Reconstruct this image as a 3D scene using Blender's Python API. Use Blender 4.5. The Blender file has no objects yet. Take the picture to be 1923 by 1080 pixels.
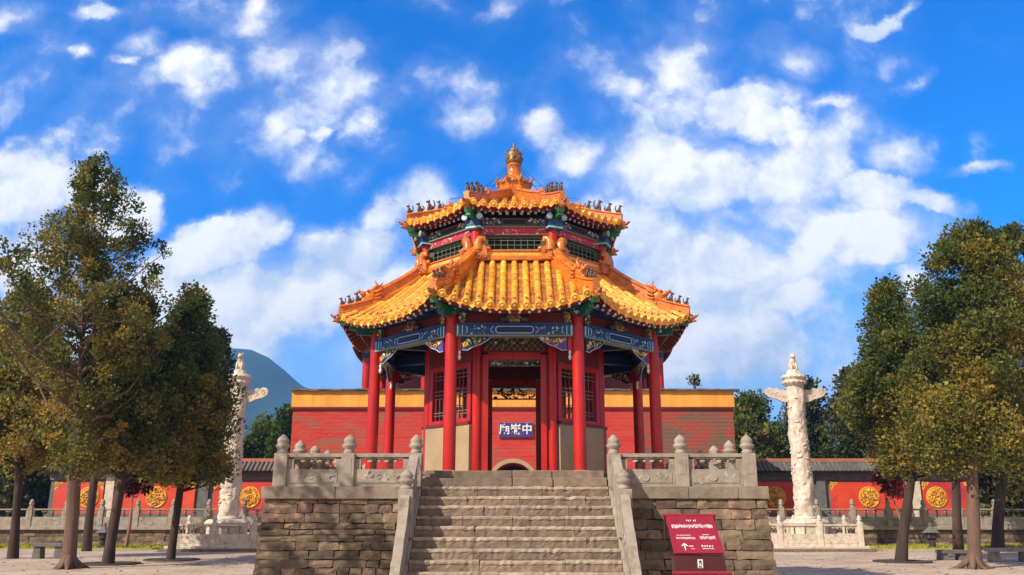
import bpy, bmesh, math, random
import numpy as np
from mathutils import Matrix, Vector, Euler
rad = math.radians
random.seed(7)
# ------------------------------------------------------------------ camera, sun, sky, exposure
sc = bpy.context.scene
F, PITCH = 1600.0, math.atan(425 / 1600.0)          # focal length in photo pixels (1923 wide), upward pitch
SP, CP, EYE, CAMX = math.sin(PITCH), math.cos(PITCH), 1.6, -0.05
cd = bpy.data.cameras.new("camera"); cam = bpy.data.objects.new("camera", cd)
sc.collection.objects.link(cam); sc.camera = cam
cd.sensor_width = 36; cd.lens = F / 1923 * 36; cd.clip_start = .1; cd.clip_end = 20000
cam.location = (CAMX, 0, EYE); cam.rotation_euler = (math.pi / 2 + PITCH, 0, 0)
SUN_DIR = Vector((-.60, -.50, .60)).normalized()     # towards the sun
sl = bpy.data.lights.new("sun", 'SUN'); so = bpy.data.objects.new("sun", sl); sc.collection.objects.link(so)
sl.energy = 5.0; sl.angle = rad(.5); sl.color = (1, .91, .76)
so.rotation_euler = SUN_DIR.to_track_quat('Z', 'Y').to_euler(); so.location = (-20, -20, 30)
sc.view_settings.view_transform = 'Standard'; sc.view_settings.look = 'None'
sc.view_settings.exposure = 0.42; sc.view_settings.gamma = 1
sc.cycles.max_bounces = 6; sc.cycles.transparent_max_bounces = 8

def tang(px, py):
    u = 540 - py; a, b = u * CP + F * SP, F * CP - u * SP
    return (px - 961.5) / b, a / b
def at(px, py, D):
    u, v = tang(px, py); return Vector((CAMX + u * D, D, EYE + v * D))

CLOUDS = [  # x, y, rx, ry, rotation, strength, sharpness (directions in the sky)
 (40,340,150,105,0,1.0,2.2),(160,345,75,70,0,1,2.4),(245,400,95,85,20,1,2.4),(420,465,120,90,0,1,2.4),(400,425,75,48,0,1,2.4),(490,430,55,40,0,.9,2.4),
 (560,560,230,110,0,1,2),(330,620,260,160,0,1,1.8),(650,515,130,70,-10,.9,1.8),(790,372,50,55,0,1,2.4),(730,395,70,45,-20,.85,1.6),
 (60,490,130,90,0,.9,1.6),(350,115,75,42,0,.95,1.4),(400,100,50,30,0,.8,1.5),(265,85,50,30,0,.8,1.4),(180,20,65,24,0,.8,1.5),(150,103,28,22,30,.9,1.6),(226,116,25,14,0,.85,1.5),
 (30,15,60,30,0,.62,1),(560,85,110,60,20,.6,.8),(640,165,85,60,0,.72,.9),(690,230,38,42,20,.8,1.5),
 (560,254,24,20,0,.75,1.4),(612,240,28,18,0,.7,1.2),(425,55,130,60,0,.5,.8),(910,195,36,55,30,.55,.9),(330,130,420,150,5,.42,.6),
 (1030,240,50,45,0,.8,1.3),(1080,285,75,55,-25,.85,1.4),(1180,165,48,34,-10,.75,1.2),(1320,95,95,85,0,.5,.8),(1480,105,60,50,-30,.62,1),
 (1400,205,130,52,-25,1,1.7),(1250,290,130,100,0,.95,1.5),(1430,225,115,62,15,1,1.8),(1330,330,130,80,-30,1,1.6),(1530,188,70,24,-10,.62,1.2),(1220,440,150,110,0,.95,1.3),
 (1150,385,70,30,-20,.85,1.3),(1280,540,260,90,0,1,1.4),(1555,300,55,60,0,.9,1.3),(1640,375,120,52,18,1,1.7),(1740,395,95,28,8,.85,1.4),(1590,435,130,50,0,.95,1.4),
 (1510,555,75,45,0,.95,1.7),(1660,475,75,28,-15,.85,1.4),(1390,620,260,80,0,.8,1),(1700,525,60,45,0,.8,1.3),(1635,35,62,22,-5,.9,1.6),(1700,18,50,14,-20,.7,1.2),
 (1722,152,42,18,-25,.5,1),(1830,330,46,12,-10,.48,1),(1250,680,320,110,0,.85,1),(1480,660,220,60,0,.7,1),(1600,250,120,60,40,.48,.8),(1390,400,90,40,0,.7,1.2),
 (820,640,200,120,0,.95,1.2),(1100,600,200,120,0,.95,1.2),(1350,150,300,160,-20,.36,.6),(1180,330,110,100,0,.85,1),(1450,330,120,80,0,.8,1),(1480,400,150,60,0,.8,1),(1330,480,320,120,0,1,1.2),(1700,450,140,55,0,.8,1.2),(1270,205,90,45,-20,.75,1),(680,470,110,80,-30,.95,1.6),(600,540,200,100,0,1,1.6),(720,560,160,110,0,1,1.4),(610,470,90,60,20,.9,1.6),(1200,120,120,60,-30,.42,.8)]

def build_world():
    w = bpy.data.worlds.new("World"); sc.world = w; w.use_nodes = True
    nt = w.node_tree; N = nt.nodes; L = nt.links; N.clear()
    def nd(t, **k):
        n = N.new(t)
        for a, b in k.items(): setattr(n, a, b)
        return n
    def math_(op, a, b=None, c=None, clamp=False):
        n = nd('ShaderNodeMath', operation=op, use_clamp=clamp)
        for i, v in enumerate((a, b, c)):
            if v is None: continue
            if isinstance(v, (int, float)): n.inputs[i].default_value = v
            else: L.new(v, n.inputs[i])
        return n.outputs[0]
    sky = nd('ShaderNodeTexSky', sky_type='NISHITA', sun_disc=False)
    sky.sun_elevation = math.asin(SUN_DIR.z); sky.sun_rotation = math.atan2(SUN_DIR.x, SUN_DIR.y)
    sky.altitude = 300; sky.air_density = 1.0; sky.dust_density = .35; sky.ozone_density = 2.6
    tc = nd('ShaderNodeTexCoord'); sp = nd('ShaderNodeSeparateXYZ'); L.new(tc.outputs['Generated'], sp.inputs[0])
    yy = math_('MAXIMUM', sp.outputs[1], .08)
    u = math_('DIVIDE', sp.outputs[0], yy); v = math_('DIVIDE', sp.outputs[2], yy)
    cb = nd('ShaderNodeCombineXYZ'); L.new(u, cb.inputs[0]); L.new(v, cb.inputs[1])
    def noise(scale, detail, rough, vec, col=False, dist=0):
        n = nd('ShaderNodeTexNoise'); n.inputs['Scale'].default_value = scale; n.inputs['Detail'].default_value = detail
        n.inputs['Roughness'].default_value = rough; n.inputs['Distortion'].default_value = dist; L.new(vec, n.inputs['Vector'])
        return n.outputs['Color' if col else 'Fac']
    wn = noise(6, 6, .62, cb.outputs[0], True)
    s1 = nd('ShaderNodeVectorMath', operation='SUBTRACT'); L.new(wn, s1.inputs[0]); s1.inputs[1].default_value = (.5, .5, .5)
    s2 = nd('ShaderNodeVectorMath', operation='MULTIPLY_ADD'); L.new(s1.outputs[0], s2.inputs[0]); s2.inputs[1].default_value = (.125, .115, 0); L.new(cb.outputs[0], s2.inputs[2])
    def field(vec):
        acc = None
        for (x, y, rx, ry, ro, st, shp) in CLOUDS:
            shp = min(shp, 1.05) if rx < 60 else shp; cu, cv = tang(x, y); ax = tang(x + rx, y)[0] - cu; ay = cv - tang(x, y + ry)[1]
            m = nd('ShaderNodeMapping', vector_type='TEXTURE'); L.new(vec, m.inputs['Vector'])
            m.inputs['Location'].default_value = (cu, cv, 0); m.inputs['Rotation'].default_value = (0, 0, rad(-ro)); m.inputs['Scale'].default_value = (ax * (1.1 + .55 / shp), ay * (1.1 + .55 / shp), 1)
            ln = nd('ShaderNodeVectorMath', operation='LENGTH'); L.new(m.outputs[0], ln.inputs[0])
            k = math_('MULTIPLY_ADD', ln.outputs['Value'], -st * shp, st * (.45 + .55 * shp))
            acc = k if acc is None else math_('SMOOTH_MAX', acc, k, .12)
        return acc
    f = field(s2.outputs[0])
    def shift(vec, dx, dy):
        n = nd('ShaderNodeVectorMath', operation='ADD'); L.new(vec, n.inputs[0]); n.inputs[1].default_value = (dx, dy, 0); return n.outputs[0]
    def vor(scale, vec):
        n = nd('ShaderNodeTexVoronoi', feature='SMOOTH_F1'); n.inputs['Scale'].default_value = scale; n.inputs['Smoothness'].default_value = .35; n.inputs['Detail'].default_value = 1.0; n.inputs['Roughness'].default_value = .5
        L.new(vec, n.inputs['Vector']); return n.outputs['Distance']
    w2n = noise(16, 4, .6, cb.outputs[0], True)
    w2a = nd('ShaderNodeVectorMath', operation='MULTIPLY_ADD'); L.new(w2n, w2a.inputs[0]); w2a.inputs[1].default_value = (.05, .05, 0); L.new(cb.outputs[0], w2a.inputs[2])
    def billow(vec):
        q = math_('MULTIPLY_ADD', noise(7, 9, .64, vec), 1.15, -.56)
        return math_('ADD', q, math_('MULTIPLY_ADD', vor(11, vec), -.55, .25))
    b1 = billow(w2a.outputs[0]); b2 = billow(shift(w2a.outputs[0], -.010, .012))
    dens = math_('ADD', math_('ADD', f, .06), b1)
    al = nd('ShaderNodeMapRange', interpolation_type='SMOOTHSTEP'); L.new(dens, al.inputs[0]); al.inputs[1].default_value = .05; al.inputs[2].default_value = .62
    veil = nd('ShaderNodeMapRange', interpolation_type='SMOOTHSTEP'); L.new(math_('ADD', f, math_('MULTIPLY_ADD', b1, .45, .05)), veil.inputs[0]); veil.inputs[1].default_value = .02; veil.inputs[2].default_value = .75; veil.inputs[4].default_value = .62
    alf = math_('MAXIMUM', al.outputs[0], veil.outputs[0])
    # cloud body: sides turned to the sun bright, far sides and thick bellies blue-grey
    n4 = noise(5, 4, .5, s2.outputs[0])
    lit = math_('MULTIPLY_ADD', math_('SUBTRACT', b1, b2), 1.5, math_('MULTIPLY_ADD', n4, 1.1, -.02))
    sh = nd('ShaderNodeMapRange', interpolation_type='SMOOTHSTEP'); L.new(math_('ADD', math_('MULTIPLY', math_('MINIMUM', dens, .9), .22), lit), sh.inputs[0]); sh.inputs[1].default_value = .28; sh.inputs[2].default_value = .95
    cc = nd('ShaderNodeMix', data_type='RGBA'); L.new(sh.outputs[0], cc.inputs[0]); cc.inputs[6].default_value = (4.4, 5.2, 6.7, 1); cc.inputs[7].default_value = (8.2, 8.1, 8.1, 1)
    tint = nd('ShaderNodeMix', data_type='RGBA', blend_type='MULTIPLY'); tint.inputs[0].default_value = 1
    L.new(sky.outputs[0], tint.inputs[6]); tint.inputs[7].default_value = (.01, .78, 1.75, 1)
    # pale air near the horizon
    hz = nd('ShaderNodeMapRange', interpolation_type='SMOOTHSTEP'); L.new(v, hz.inputs[0]); hz.inputs[1].default_value = .02; hz.inputs[2].default_value = .38; hz.inputs[3].default_value = .75; hz.inputs[4].default_value = 0
    mh = nd('ShaderNodeMix', data_type='RGBA'); L.new(hz.outputs[0], mh.inputs[0]); L.new(tint.outputs[2], mh.inputs[6]); mh.inputs[7].default_value = (4.0, 5.6, 7.6, 1)
    fin = nd('ShaderNodeMix', data_type='RGBA'); 
    # unseen sky behind the camera: flat warm grey added as neutral fill light
    bk = nd('ShaderNodeMapRange', interpolation_type='SMOOTHSTEP'); L.new(sp.outputs[1], bk.inputs[0]); bk.inputs[1].default_value = .25; bk.inputs[2].default_value = -.25; bk.inputs[3].default_value = 0; bk.inputs[4].default_value = .92
    L.new(alf, fin.inputs[0])
    fb = nd('ShaderNodeMix', data_type='RGBA'); L.new(bk.outputs[0], fb.inputs[0]); L.new(fin.outputs[2], fb.inputs[6]); fb.inputs[7].default_value = (5.0, 4.5, 3.9, 1); L.new(mh.outputs[2], fin.inputs[6]); L.new(cc.outputs[2], fin.inputs[7])
    bg = nd('ShaderNodeBackground'); bg.inputs[1].default_value = .115; L.new(fb.outputs[2], bg.inputs[0])
    out = nd('ShaderNodeOutputWorld'); L.new(bg.outputs[0], out.inputs[0])
    w.cycles.sampling_method = 'MANUAL'; w.cycles.sample_map_resolution = 512
build_world()

# ------------------------------------------------------------------ materials
MATS = {}
def mat(name, c1, c2=None, scale=6, rough=.7, bump=0, bscale=30, island=0, c3=None, c3scale=1.5, c3lo=.55, c3hi=.7, detail=6, stretch=(1, 1, 1), metal=0, spec=.5, coat=0, hue=0, brick=None):
    """noise-mixed surface: c1-c2 fine variation, c3 large irregular patches, a little value shift per loose piece"""
    if name in MATS: return MATS[name]
    m = bpy.data.materials.new(name); m.use_nodes = True; nt = m.node_tree; N = nt.nodes; L = nt.links
    b = N['Principled BSDF']; b.inputs['Roughness'].default_value = rough; b.inputs['Metallic'].default_value = metal
    b.inputs['Specular IOR Level'].default_value = spec; b.inputs['Coat Weight'].default_value = coat
    tc = N.new('ShaderNodeTexCoord'); oi = N.new('ShaderNodeObjectInfo')
    ad = N.new('ShaderNodeVectorMath'); ad.operation = 'MULTIPLY_ADD'; L.new(oi.outputs['Random'], ad.inputs[0]); ad.inputs[1].default_value = (37, 51, 23); L.new(tc.outputs['Object'], ad.inputs[2])
    mp = N.new('ShaderNodeMapping'); mp.inputs['Scale'].default_value = stretch; L.new(ad.outputs[0], mp.inputs[0]); vec = mp.outputs[0]
    def noise(s, d=5, r=.6):
        n = N.new('ShaderNodeTexNoise'); n.inputs['Scale'].default_value = s; n.inputs['Detail'].default_value = d; n.inputs['Roughness'].default_value = r
        L.new(vec, n.inputs['Vector']); return n.outputs['Fac']
    def mr(x, lo, hi, a=0, bb=1):
        n = N.new('ShaderNodeMapRange'); L.new(x, n.inputs[0])
        for i, q in enumerate((lo, hi, a, bb)): n.inputs[i + 1].default_value = q
        return n.outputs[0]
    def mix(f, a, bb, bt='MIX'):
        n = N.new('ShaderNodeMix'); n.data_type = 'RGBA'; n.blend_type = bt
        if isinstance(f, float): n.inputs[0].default_value = f
        else: L.new(f, n.inputs[0])
        for s, q in ((6, a), (7, bb)):
            if isinstance(q, tuple): n.inputs[s].default_value = (*q, 1)
            else: L.new(q, n.inputs[s])
        return n.outputs[2]
    c2 = c2 or tuple(x * .7 for x in c1)
    col = mix(mr(noise(scale, detail), .35, .68), c1, c2)
    if c3: col = mix(mr(noise(c3scale, 8, .68), c3lo, c3hi), col, c3)
    if island or hue:
        g = N.new('ShaderNodeNewGeometry'); h = N.new('ShaderNodeHueSaturation'); L.new(col, h.inputs['Color'])
        L.new(mr(g.outputs['Random Per Island'], 0, 1, 1 - island, 1 + island), h.inputs['Value'])
        if hue:
            w_ = N.new('ShaderNodeTexWhiteNoise'); w_.noise_dimensions = '1D'; L.new(g.outputs['Random Per Island'], w_.inputs['W'])
            L.new(mr(w_.outputs[0], 0, 1, .5 - hue, .5 + hue), h.inputs['Hue'])
        col = h.outputs[0]
    L.new(col, b.inputs['Base Color'])
    rn = mr(noise(scale * 2.3), .3, .7, max(0, rough - .1), min(1, rough + .12)); L.new(rn, b.inputs['Roughness'])
    if bump:
        bn = N.new('ShaderNodeBump'); bn.inputs['Strength'].default_value = min(1, bump); bn.inputs['Distance'].default_value = .02
        ht = noise(bscale, 6, .65)
        if brick:
            sx_ = N.new('ShaderNodeSeparateXYZ'); L.new(tc.outputs['Object'], sx_.inputs[0]); cx_ = N.new('ShaderNodeCombineXYZ'); L.new(sx_.outputs[0], cx_.inputs[0]); L.new(sx_.outputs[2], cx_.inputs[1])
            bt = N.new('ShaderNodeTexBrick'); L.new(cx_.outputs[0], bt.inputs['Vector']); bt.inputs['Scale'].default_value = 1; bt.inputs['Brick Width'].default_value = brick[0]; bt.inputs['Row Height'].default_value = brick[1]; bt.inputs['Mortar Size'].default_value = .012; bt.inputs['Mortar Smooth'].default_value = .5
            ma = N.new('ShaderNodeMath'); ma.operation = 'MULTIPLY_ADD'; L.new(bt.outputs['Fac'], ma.inputs[0]); ma.inputs[1].default_value = -.9; L.new(ht, ma.inputs[2]); ht = ma.outputs[0]
            bn.inputs['Distance'].default_value = .06
        L.new(ht, bn.inputs['Height']); L.new(bn.outputs[0], b.inputs['Normal'])
    MATS[name] = m; return m

M = {}
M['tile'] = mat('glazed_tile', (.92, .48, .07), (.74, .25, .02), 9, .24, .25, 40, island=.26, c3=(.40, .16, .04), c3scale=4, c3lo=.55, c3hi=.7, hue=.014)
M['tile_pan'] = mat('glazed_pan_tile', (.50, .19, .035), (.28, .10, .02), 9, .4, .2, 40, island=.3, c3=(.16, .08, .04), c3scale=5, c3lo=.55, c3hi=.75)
M['ridge'] = mat('glazed_ridge', (.66, .20, .022), (.46, .115, .016), 5, .3, .25, 25, c3=(.24, .085, .03), c3scale=6, c3lo=.54, c3hi=.68)
M['beast'] = mat('glazed_ornament', (.50, .16, .03), (.22, .07, .03), 14, .35, .5, 40, c3=(.10, .06, .03), c3scale=9)
M['dark_beast'] = mat('weathered_ornament', (.15, .06, .03), (.06, .04, .02), 14, .5, .5, 40)
M['red'] = mat('red_lacquer', (.56, .014, .007), (.36, .010, .008), 4, .33, .05, 20, c3=(.26, .02, .016), c3scale=3.2, c3lo=.56, c3hi=.7, stretch=(1, 1, .35))
M['dred'] = mat('dark_red_paint', (.20, .012, .012), (.12, .01, .01), 4, .5, .05, 20)
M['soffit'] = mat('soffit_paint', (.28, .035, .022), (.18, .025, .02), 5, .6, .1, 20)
M['band'] = mat('crimson_band', (.55, .02, .07), (.40, .015, .05), 5, .5)
M['blue'] = mat('blue_paint', (.012, .055, .26), (.01, .035, .16), 6, .45, .08, 30, c3=(.03, .09, .22), c3scale=4)
M['dblue'] = mat('dark_blue_paint', (.012, .03, .10), (.01, .02, .06), 6, .55)
M['lblue'] = mat('light_blue_paint', (.42, .66, .85), (.30, .55, .78), 9, .5)
M['teal'] = mat('teal_paint', (.01, .14, .13), (.01, .08, .09), 6, .5)
M['green'] = mat('green_paint', (.03, .20, .06), (.02, .12, .05), 8, .5)
M['yellow'] = mat('yellow_paint', (.75, .50, .04), (.60, .33, .03), 8, .5)
M['purple'] = mat('violet_paint', (.08, .05, .28), (.05, .04, .18), 8, .5)
M['white'] = mat('white_paint', (.78, .76, .72), (.62, .60, .56), 8, .6)
M['gold'] = mat('gold_relief', (.80, .42, .03), (.55, .24, .02), 7, .35, .4, 25)
M['carved'] = mat('carved_wood', (.30, .20, .15), (.16, .09, .07), 12, .6, .3, 30, island=.3)
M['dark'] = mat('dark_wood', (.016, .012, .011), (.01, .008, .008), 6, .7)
M['frame'] = mat('grey_green_frame', (.085, .10, .07), (.06, .07, .05), 6, .6)
M['mullion'] = mat('pale_green_mullion', (.20, .26, .18), (.14, .18, .12), 6, .5)
M['plaster'] = mat('tan_plaster', (.42, .29, .17), (.34, .235, .14), 2.5, .85, .2, 18, c3=(.33, .27, .21), c3scale=1.3, c3lo=.52, c3hi=.66)
M['stone'] = mat('grey_stone', (.37, .305, .245), (.26, .21, .165), 5, .8, .35, 26, c3=(.16, .125, .095), c3scale=2.2, c3lo=.52, c3hi=.68)
M['wallstone'] = mat('brown_wall_stone', (.215, .15, .102), (.105, .07, .047), 5, .9, 1, 14, island=.45, c3=(.34, .20, .125), c3scale=2.4, c3lo=.56, c3hi=.68, hue=.012)
M['step'] = mat('worn_step_stone', (.255, .182, .132), (.14, .098, .07), 6, .88, .4, 18, island=.24, c3=(.15, .11, .083), c3scale=2.4, c3lo=.52, c3hi=.66)
M['coping'] = mat('weathered_coping_stone', (.30, .235, .18), (.20, .15, .112), 4, .85, .5, 20, c3=(.13, .095, .07), c3scale=1.8, c3lo=.5, c3hi=.66)
M['tread'] = mat('sunlit_tread_edge', (.40, .305, .23), (.27, .20, .145), 5, .8, .3, 18, island=.15, c3=(.20, .15, .11), c3scale=2.4, c3lo=.54, c3hi=.68)  # paler step stone: the sun catching treads and nosings is put into the colour
M['mortar'] = mat('dark_mortar', (.06, .045, .035), (.035, .027, .02), 8, .95)
M['marble'] = mat('white_marble', (.68, .575, .475), (.50, .40, .315), 5, .6, .9, 16, c3=(.30, .225, .17), c3scale=5, c3lo=.56, c3hi=.70)
M['paving'] = None
M['redwall'] = mat('weathered_red_plaster', (.50, .026, .018), (.46, .065, .045), 1.6, .85, .6, 5, c3=(.27, .10, .065), c3scale=.9, c3lo=.55, c3hi=.64, stretch=(.5, 1, 1.8), brick=(.6, .2))
M['peeled'] = mat('peeling_red_plaster', (.44, .035, .026), (.24, .085, .055), 2.2, .9, .8, 8, c3=(.17, .095, .065), c3scale=.9, c3lo=.44, c3hi=.54, stretch=(.6, 1, 2.2), brick=(.6, .2))
M['redpanel'] = mat('red_panel', (.70, .065, .02), (.54, .03, .016), .8, .6, c3=(.36, .02, .05), c3scale=.35, c3lo=.5, c3hi=.7)
M['ochre'] = mat('ochre_band', (.80, .36, .055), (.66, .26, .04), 1.2, .8, .3, 6, c3=(.46, .20, .06), c3scale=1.6, c3lo=.56, c3hi=.74, stretch=(1.6, 1, .35))
M['greytile'] = mat('grey_roof_tile', (.14, .125, .11), (.08, .075, .065), 4, .8, .3, 15, island=.3)
M['greywall'] = mat('grey_brick', (.15, .14, .135), (.10, .095, .09), 3, .85, .3, 12)
M['terra'] = mat('terracotta_ridge', (.50, .16, .07), (.33, .10, .05), 3, .7)
M['bark'] = mat('cypress_bark', (.07, .04, .028), (.032, .02, .014), 5, .95, 1, 16, stretch=(1, 1, .16), c3=(.11, .065, .045), c3scale=2)
M['barkpale'] = mat('weathered_pale_bark', (.17, .10, .068), (.09, .052, .036), 5, .95, 1, 16, stretch=(1, 1, .16), c3=(.24, .15, .11), c3scale=2)
M['barkred'] = mat('pale_bark', (.36, .20, .14), (.24, .10, .07), 5, .9, .8, 16, stretch=(1, 1, .2))
M['metal'] = mat('dark_metal', (.03, .03, .032), (.02, .02, .02), 8, .45)
M['sign'] = mat('crimson_sign_enamel', (.30, .014, .03), (.25, .012, .026), 4, .35)
M['signdark'] = mat('maroon_sign_enamel', (.06, .006, .008), (.05, .005, .007), 4, .4)
M['plaqueblue'] = mat('plaque_blue', (.045, .03, .24), (.03, .02, .16), 3, .5)
M['brass'] = mat('aged_brass', (.30, .19, .08), (.14, .08, .04), 12, .4, .3, 40, metal=.4)

def leaf_mat(name, ca, cb_, cc):
    m = bpy.data.materials.new(name); m.use_nodes = True; nt = m.node_tree; N = nt.nodes; L = nt.links
    b = N['Principled BSDF']; b.inputs['Roughness'].default_value = .6; b.inputs['Specular IOR Level'].default_value = .25
    a = N.new('ShaderNodeAttribute'); a.attribute_name = 'tint'
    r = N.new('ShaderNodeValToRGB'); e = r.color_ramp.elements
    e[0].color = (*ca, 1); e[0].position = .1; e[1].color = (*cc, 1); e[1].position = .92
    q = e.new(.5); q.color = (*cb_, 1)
    L.new(a.outputs['Fac'], r.inputs[0])
    g = N.new('ShaderNodeNewGeometry'); h = N.new('ShaderNodeHueSaturation'); L.new(r.outputs[0], h.inputs['Color'])
    mrn = N.new('ShaderNodeMapRange'); L.new(g.outputs['Random Per Island'], mrn.inputs[0]); mrn.inputs[3].default_value = .78; mrn.inputs[4].default_value = 1.22
    L.new(mrn.outputs[0], h.inputs['Value']); L.new(h.outputs[0], b.inputs['Base Color'])
    tr = N.new('ShaderNodeBsdfTranslucent'); L.new(h.outputs[0], tr.inputs[0]); mx = N.new('ShaderNodeMixShader'); mx.inputs[0].default_value = .36
    L.new(b.outputs[0], mx.inputs[1]); L.new(tr.outputs[0], mx.inputs[2]); L.new(mx.outputs[0], N['Material Output'].inputs[0])
    return m
M['leaf'] = leaf_mat('cypress_leaves', (.068, .095, .018), (.20, .18, .03), (.40, .28, .05))
M['leafdark'] = leaf_mat('dark_conifer_leaves', (.045, .06, .016), (.095, .10, .022), (.17, .14, .03))
M['leafgreen'] = leaf_mat('green_leaves', (.055, .10, .014), (.13, .155, .022), (.22, .18, .035))
M['leafred'] = leaf_mat('red_leaves', (.03, .012, .01), (.10, .012, .014), (.20, .02, .02))

def paving_mat():
    m = bpy.data.materials.new('plaza_paving'); m.use_nodes = True; nt = m.node_tree; N = nt.nodes; L = nt.links; b = N['Principled BSDF']
    tc = N.new('ShaderNodeTexCoord'); br = N.new('ShaderNodeTexBrick'); L.new(tc.outputs['Object'], br.inputs['Vector'])
    br.inputs['Color1'].default_value = (.54, .40, .285, 1); br.inputs['Color2'].default_value = (.43, .31, .22, 1); br.inputs['Mortar'].default_value = (.14, .105, .08, 1)
    br.inputs['Scale'].default_value = 1; br.inputs['Brick Width'].default_value = .9; br.inputs['Row Height'].default_value = .6; br.inputs['Mortar Size'].default_value = .018
    n = N.new('ShaderNodeTexNoise'); n.inputs['Scale'].default_value = .5; n.inputs['Detail'].default_value = 8; L.new(tc.outputs['Object'], n.inputs['Vector'])
    r = N.new('ShaderNodeMapRange'); L.new(n.outputs[0], r.inputs[0]); r.inputs[1].default_value = .3; r.inputs[2].default_value = .7; r.inputs[3].default_value = .8; r.inputs[4].default_value = 1.15
    h = N.new('ShaderNodeHueSaturation'); L.new(br.outputs[0], h.inputs['Color']); L.new(r.outputs[0], h.inputs['Value']); L.new(h.outputs[0], b.inputs['Base Color'])
    b.inputs['Roughness'].default_value = .85; return m
M['paving'] = paving_mat()

# ------------------------------------------------------------------ mesh builder
class MB:
    def __init__(s): s.v = []; s.f = []; s.m = []; s.s = []; s.X = Matrix(); s.mats = []
    def mi(s, m):
        m = M[m] if isinstance(m, str) else m
        if m not in s.mats: s.mats.append(m)
        return s.mats.index(m)
    def add(s, vs, fs, m, smooth=False):
        o = len(s.v); k = s.mi(m); X = s.X
        s.v += [tuple(X @ Vector(p)) for p in vs]; s.f += [tuple(i + o for i in q) for q in fs]
        s.m += [k] * len(fs); s.s += [smooth] * len(fs)
    def box(s, c, d, m, R=None, jit=0, taper=1):
        x, y, z = (q / 2 for q in d); vs = []
        for k in (-1, 1):
            t = taper if k > 0 else 1
            for (i, j) in ((-1, -1), (1, -1), (1, 1), (-1, 1)):
                p = Vector((i * x * t, j * y * t, k * z))
                if jit: p += Vector([random.uniform(-jit, jit) for _ in range(3)])
                if R is not None: p = R @ p
                vs.append(p + Vector(c))
        s.add(vs, [(3, 2, 1, 0), (4, 5, 6, 7), (0, 1, 5, 4), (1, 2, 6, 5), (2, 3, 7, 6), (3, 0, 4, 7)], m)
    def bar(s, a, b, w, h, m, up=Vector((0, 0, 1))):
        a, b = Vector(a), Vector(b); d = (b - a); l = d.length; d.normalize()
        x = d.cross(up).normalized(); z = x.cross(d); R = Matrix((x, d, z)).transposed()
        s.box((a + b) / 2, (w, l, h), m, R)
    def tube(s, pts, r, m, seg=8, cap=True, smooth=True):
        pts = [Vector(p) for p in pts]; n = len(pts); rs = r if isinstance(r, (list, tuple)) else [r] * n
        vs = []; fs = []; px = None
        for i, p in enumerate(pts):
            d = (pts[min(i + 1, n - 1)] - pts[max(i - 1, 0)]).normalized()
            if px is None: px = d.orthogonal().normalized()
            px = (px - d * px.dot(d)).normalized(); py = d.cross(px)
            for k in range(seg):
                a = 2 * math.pi * k / seg; vs.append(p + (px * math.cos(a) + py * math.sin(a)) * rs[i])
        for i in range(n - 1):
            for k in range(seg):
                a = i * seg + k; b = i * seg + (k + 1) % seg; fs.append((a, b, b + seg, a + seg))
        s.add(vs, fs, m, smooth)
        if cap: s.add(vs[:seg], [tuple(range(seg))[::-1]], m); s.add(vs[-seg:], [tuple(range(seg))], m)
    def lathe(s, prof, m, seg=16, c=(0, 0, 0), smooth=True, phase=0):
        vs = []; fs = []; n = len(prof); c = Vector(c)
        for r, z in prof:
            for k in range(seg):
                a = 2 * math.pi * k / seg + phase; vs.append(c + Vector((r * math.cos(a), r * math.sin(a), z)))
        for i in range(n - 1):
            for k in range(seg):
                a = i * seg + k; b = i * seg + (k + 1) % seg; fs.append((a, b, b + seg, a + seg))
        s.add(vs, fs, m, smooth)
        s.add(vs[:seg], [tuple(range(seg))[::-1]], m); s.add(vs[-seg:], [tuple(range(seg))], m)
    def ell(s, c, r, m, R=None, seg=8, rings=5, smooth=True):
        vs = []; fs = []; c = Vector(c)
        for i in range(rings + 1):
            th = math.pi * i / rings
            for k in range(seg):
                a = 2 * math.pi * k / seg
                p = Vector((r[0] * math.sin(th) * math.cos(a), r[1] * math.sin(th) * math.sin(a), r[2] * math.cos(th)))
                vs.append(c + (R @ p if R is not None else p))
        for i in range(rings):
            for k in range(seg):
                a = i * seg + k; b = i * seg + (k + 1) % seg; fs.append((a, a + seg, b + seg, b))
        s.add(vs, fs, m, smooth)
    def grid(s, fn, nu, nv, m, smooth=True):
        vs = [fn(i / nu, j / nv) for j in range(nv + 1) for i in range(nu + 1)]
        fs = [(j * (nu + 1) + i, j * (nu + 1) + i + 1, (j + 1) * (nu + 1) + i + 1, (j + 1) * (nu + 1) + i) for j in range(nv) for i in range(nu)]
        s.add(vs, fs, m, smooth)
    def prism(s, poly, a, b, m, axis='y'):
        """polygon extruded along an axis between a and b; poly is in the two other axes"""
        def P(q, h): return (q[0], h, q[1]) if axis == 'y' else ((h, q[0], q[1]) if axis == 'x' else (q[0], q[1], h))
        n = len(poly); vs = [P(q, a) for q in poly] + [P(q, b) for q in poly]
        s.add(vs, [tuple(range(n))[::-1], tuple(range(n, 2 * n))] + [(i, (i + 1) % n, (i + 1) % n + n, i + n) for i in range(n)], m)
    def mesh(s, name, recalc=True):
        me = bpy.data.meshes.new(name); me.from_pydata(s.v, [], s.f)
        for q in s.mats: me.materials.append(q)
        me.polygons.foreach_set('material_index', s.m); me.polygons.foreach_set('use_smooth', s.s); me.update()
        if recalc:
            bm = bmesh.new(); bm.from_mesh(me); bmesh.ops.recalc_face_normals(bm, faces=bm.faces); bm.to_mesh(me); bm.free()
        return me
    def build(s, name, parent=None, loc=(0, 0, 0), rz=0, bevel=0, recalc=True):
        o = bpy.data.objects.new(name, s.mesh(name, recalc)); return place(o, parent, loc, rz, bevel)
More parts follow.
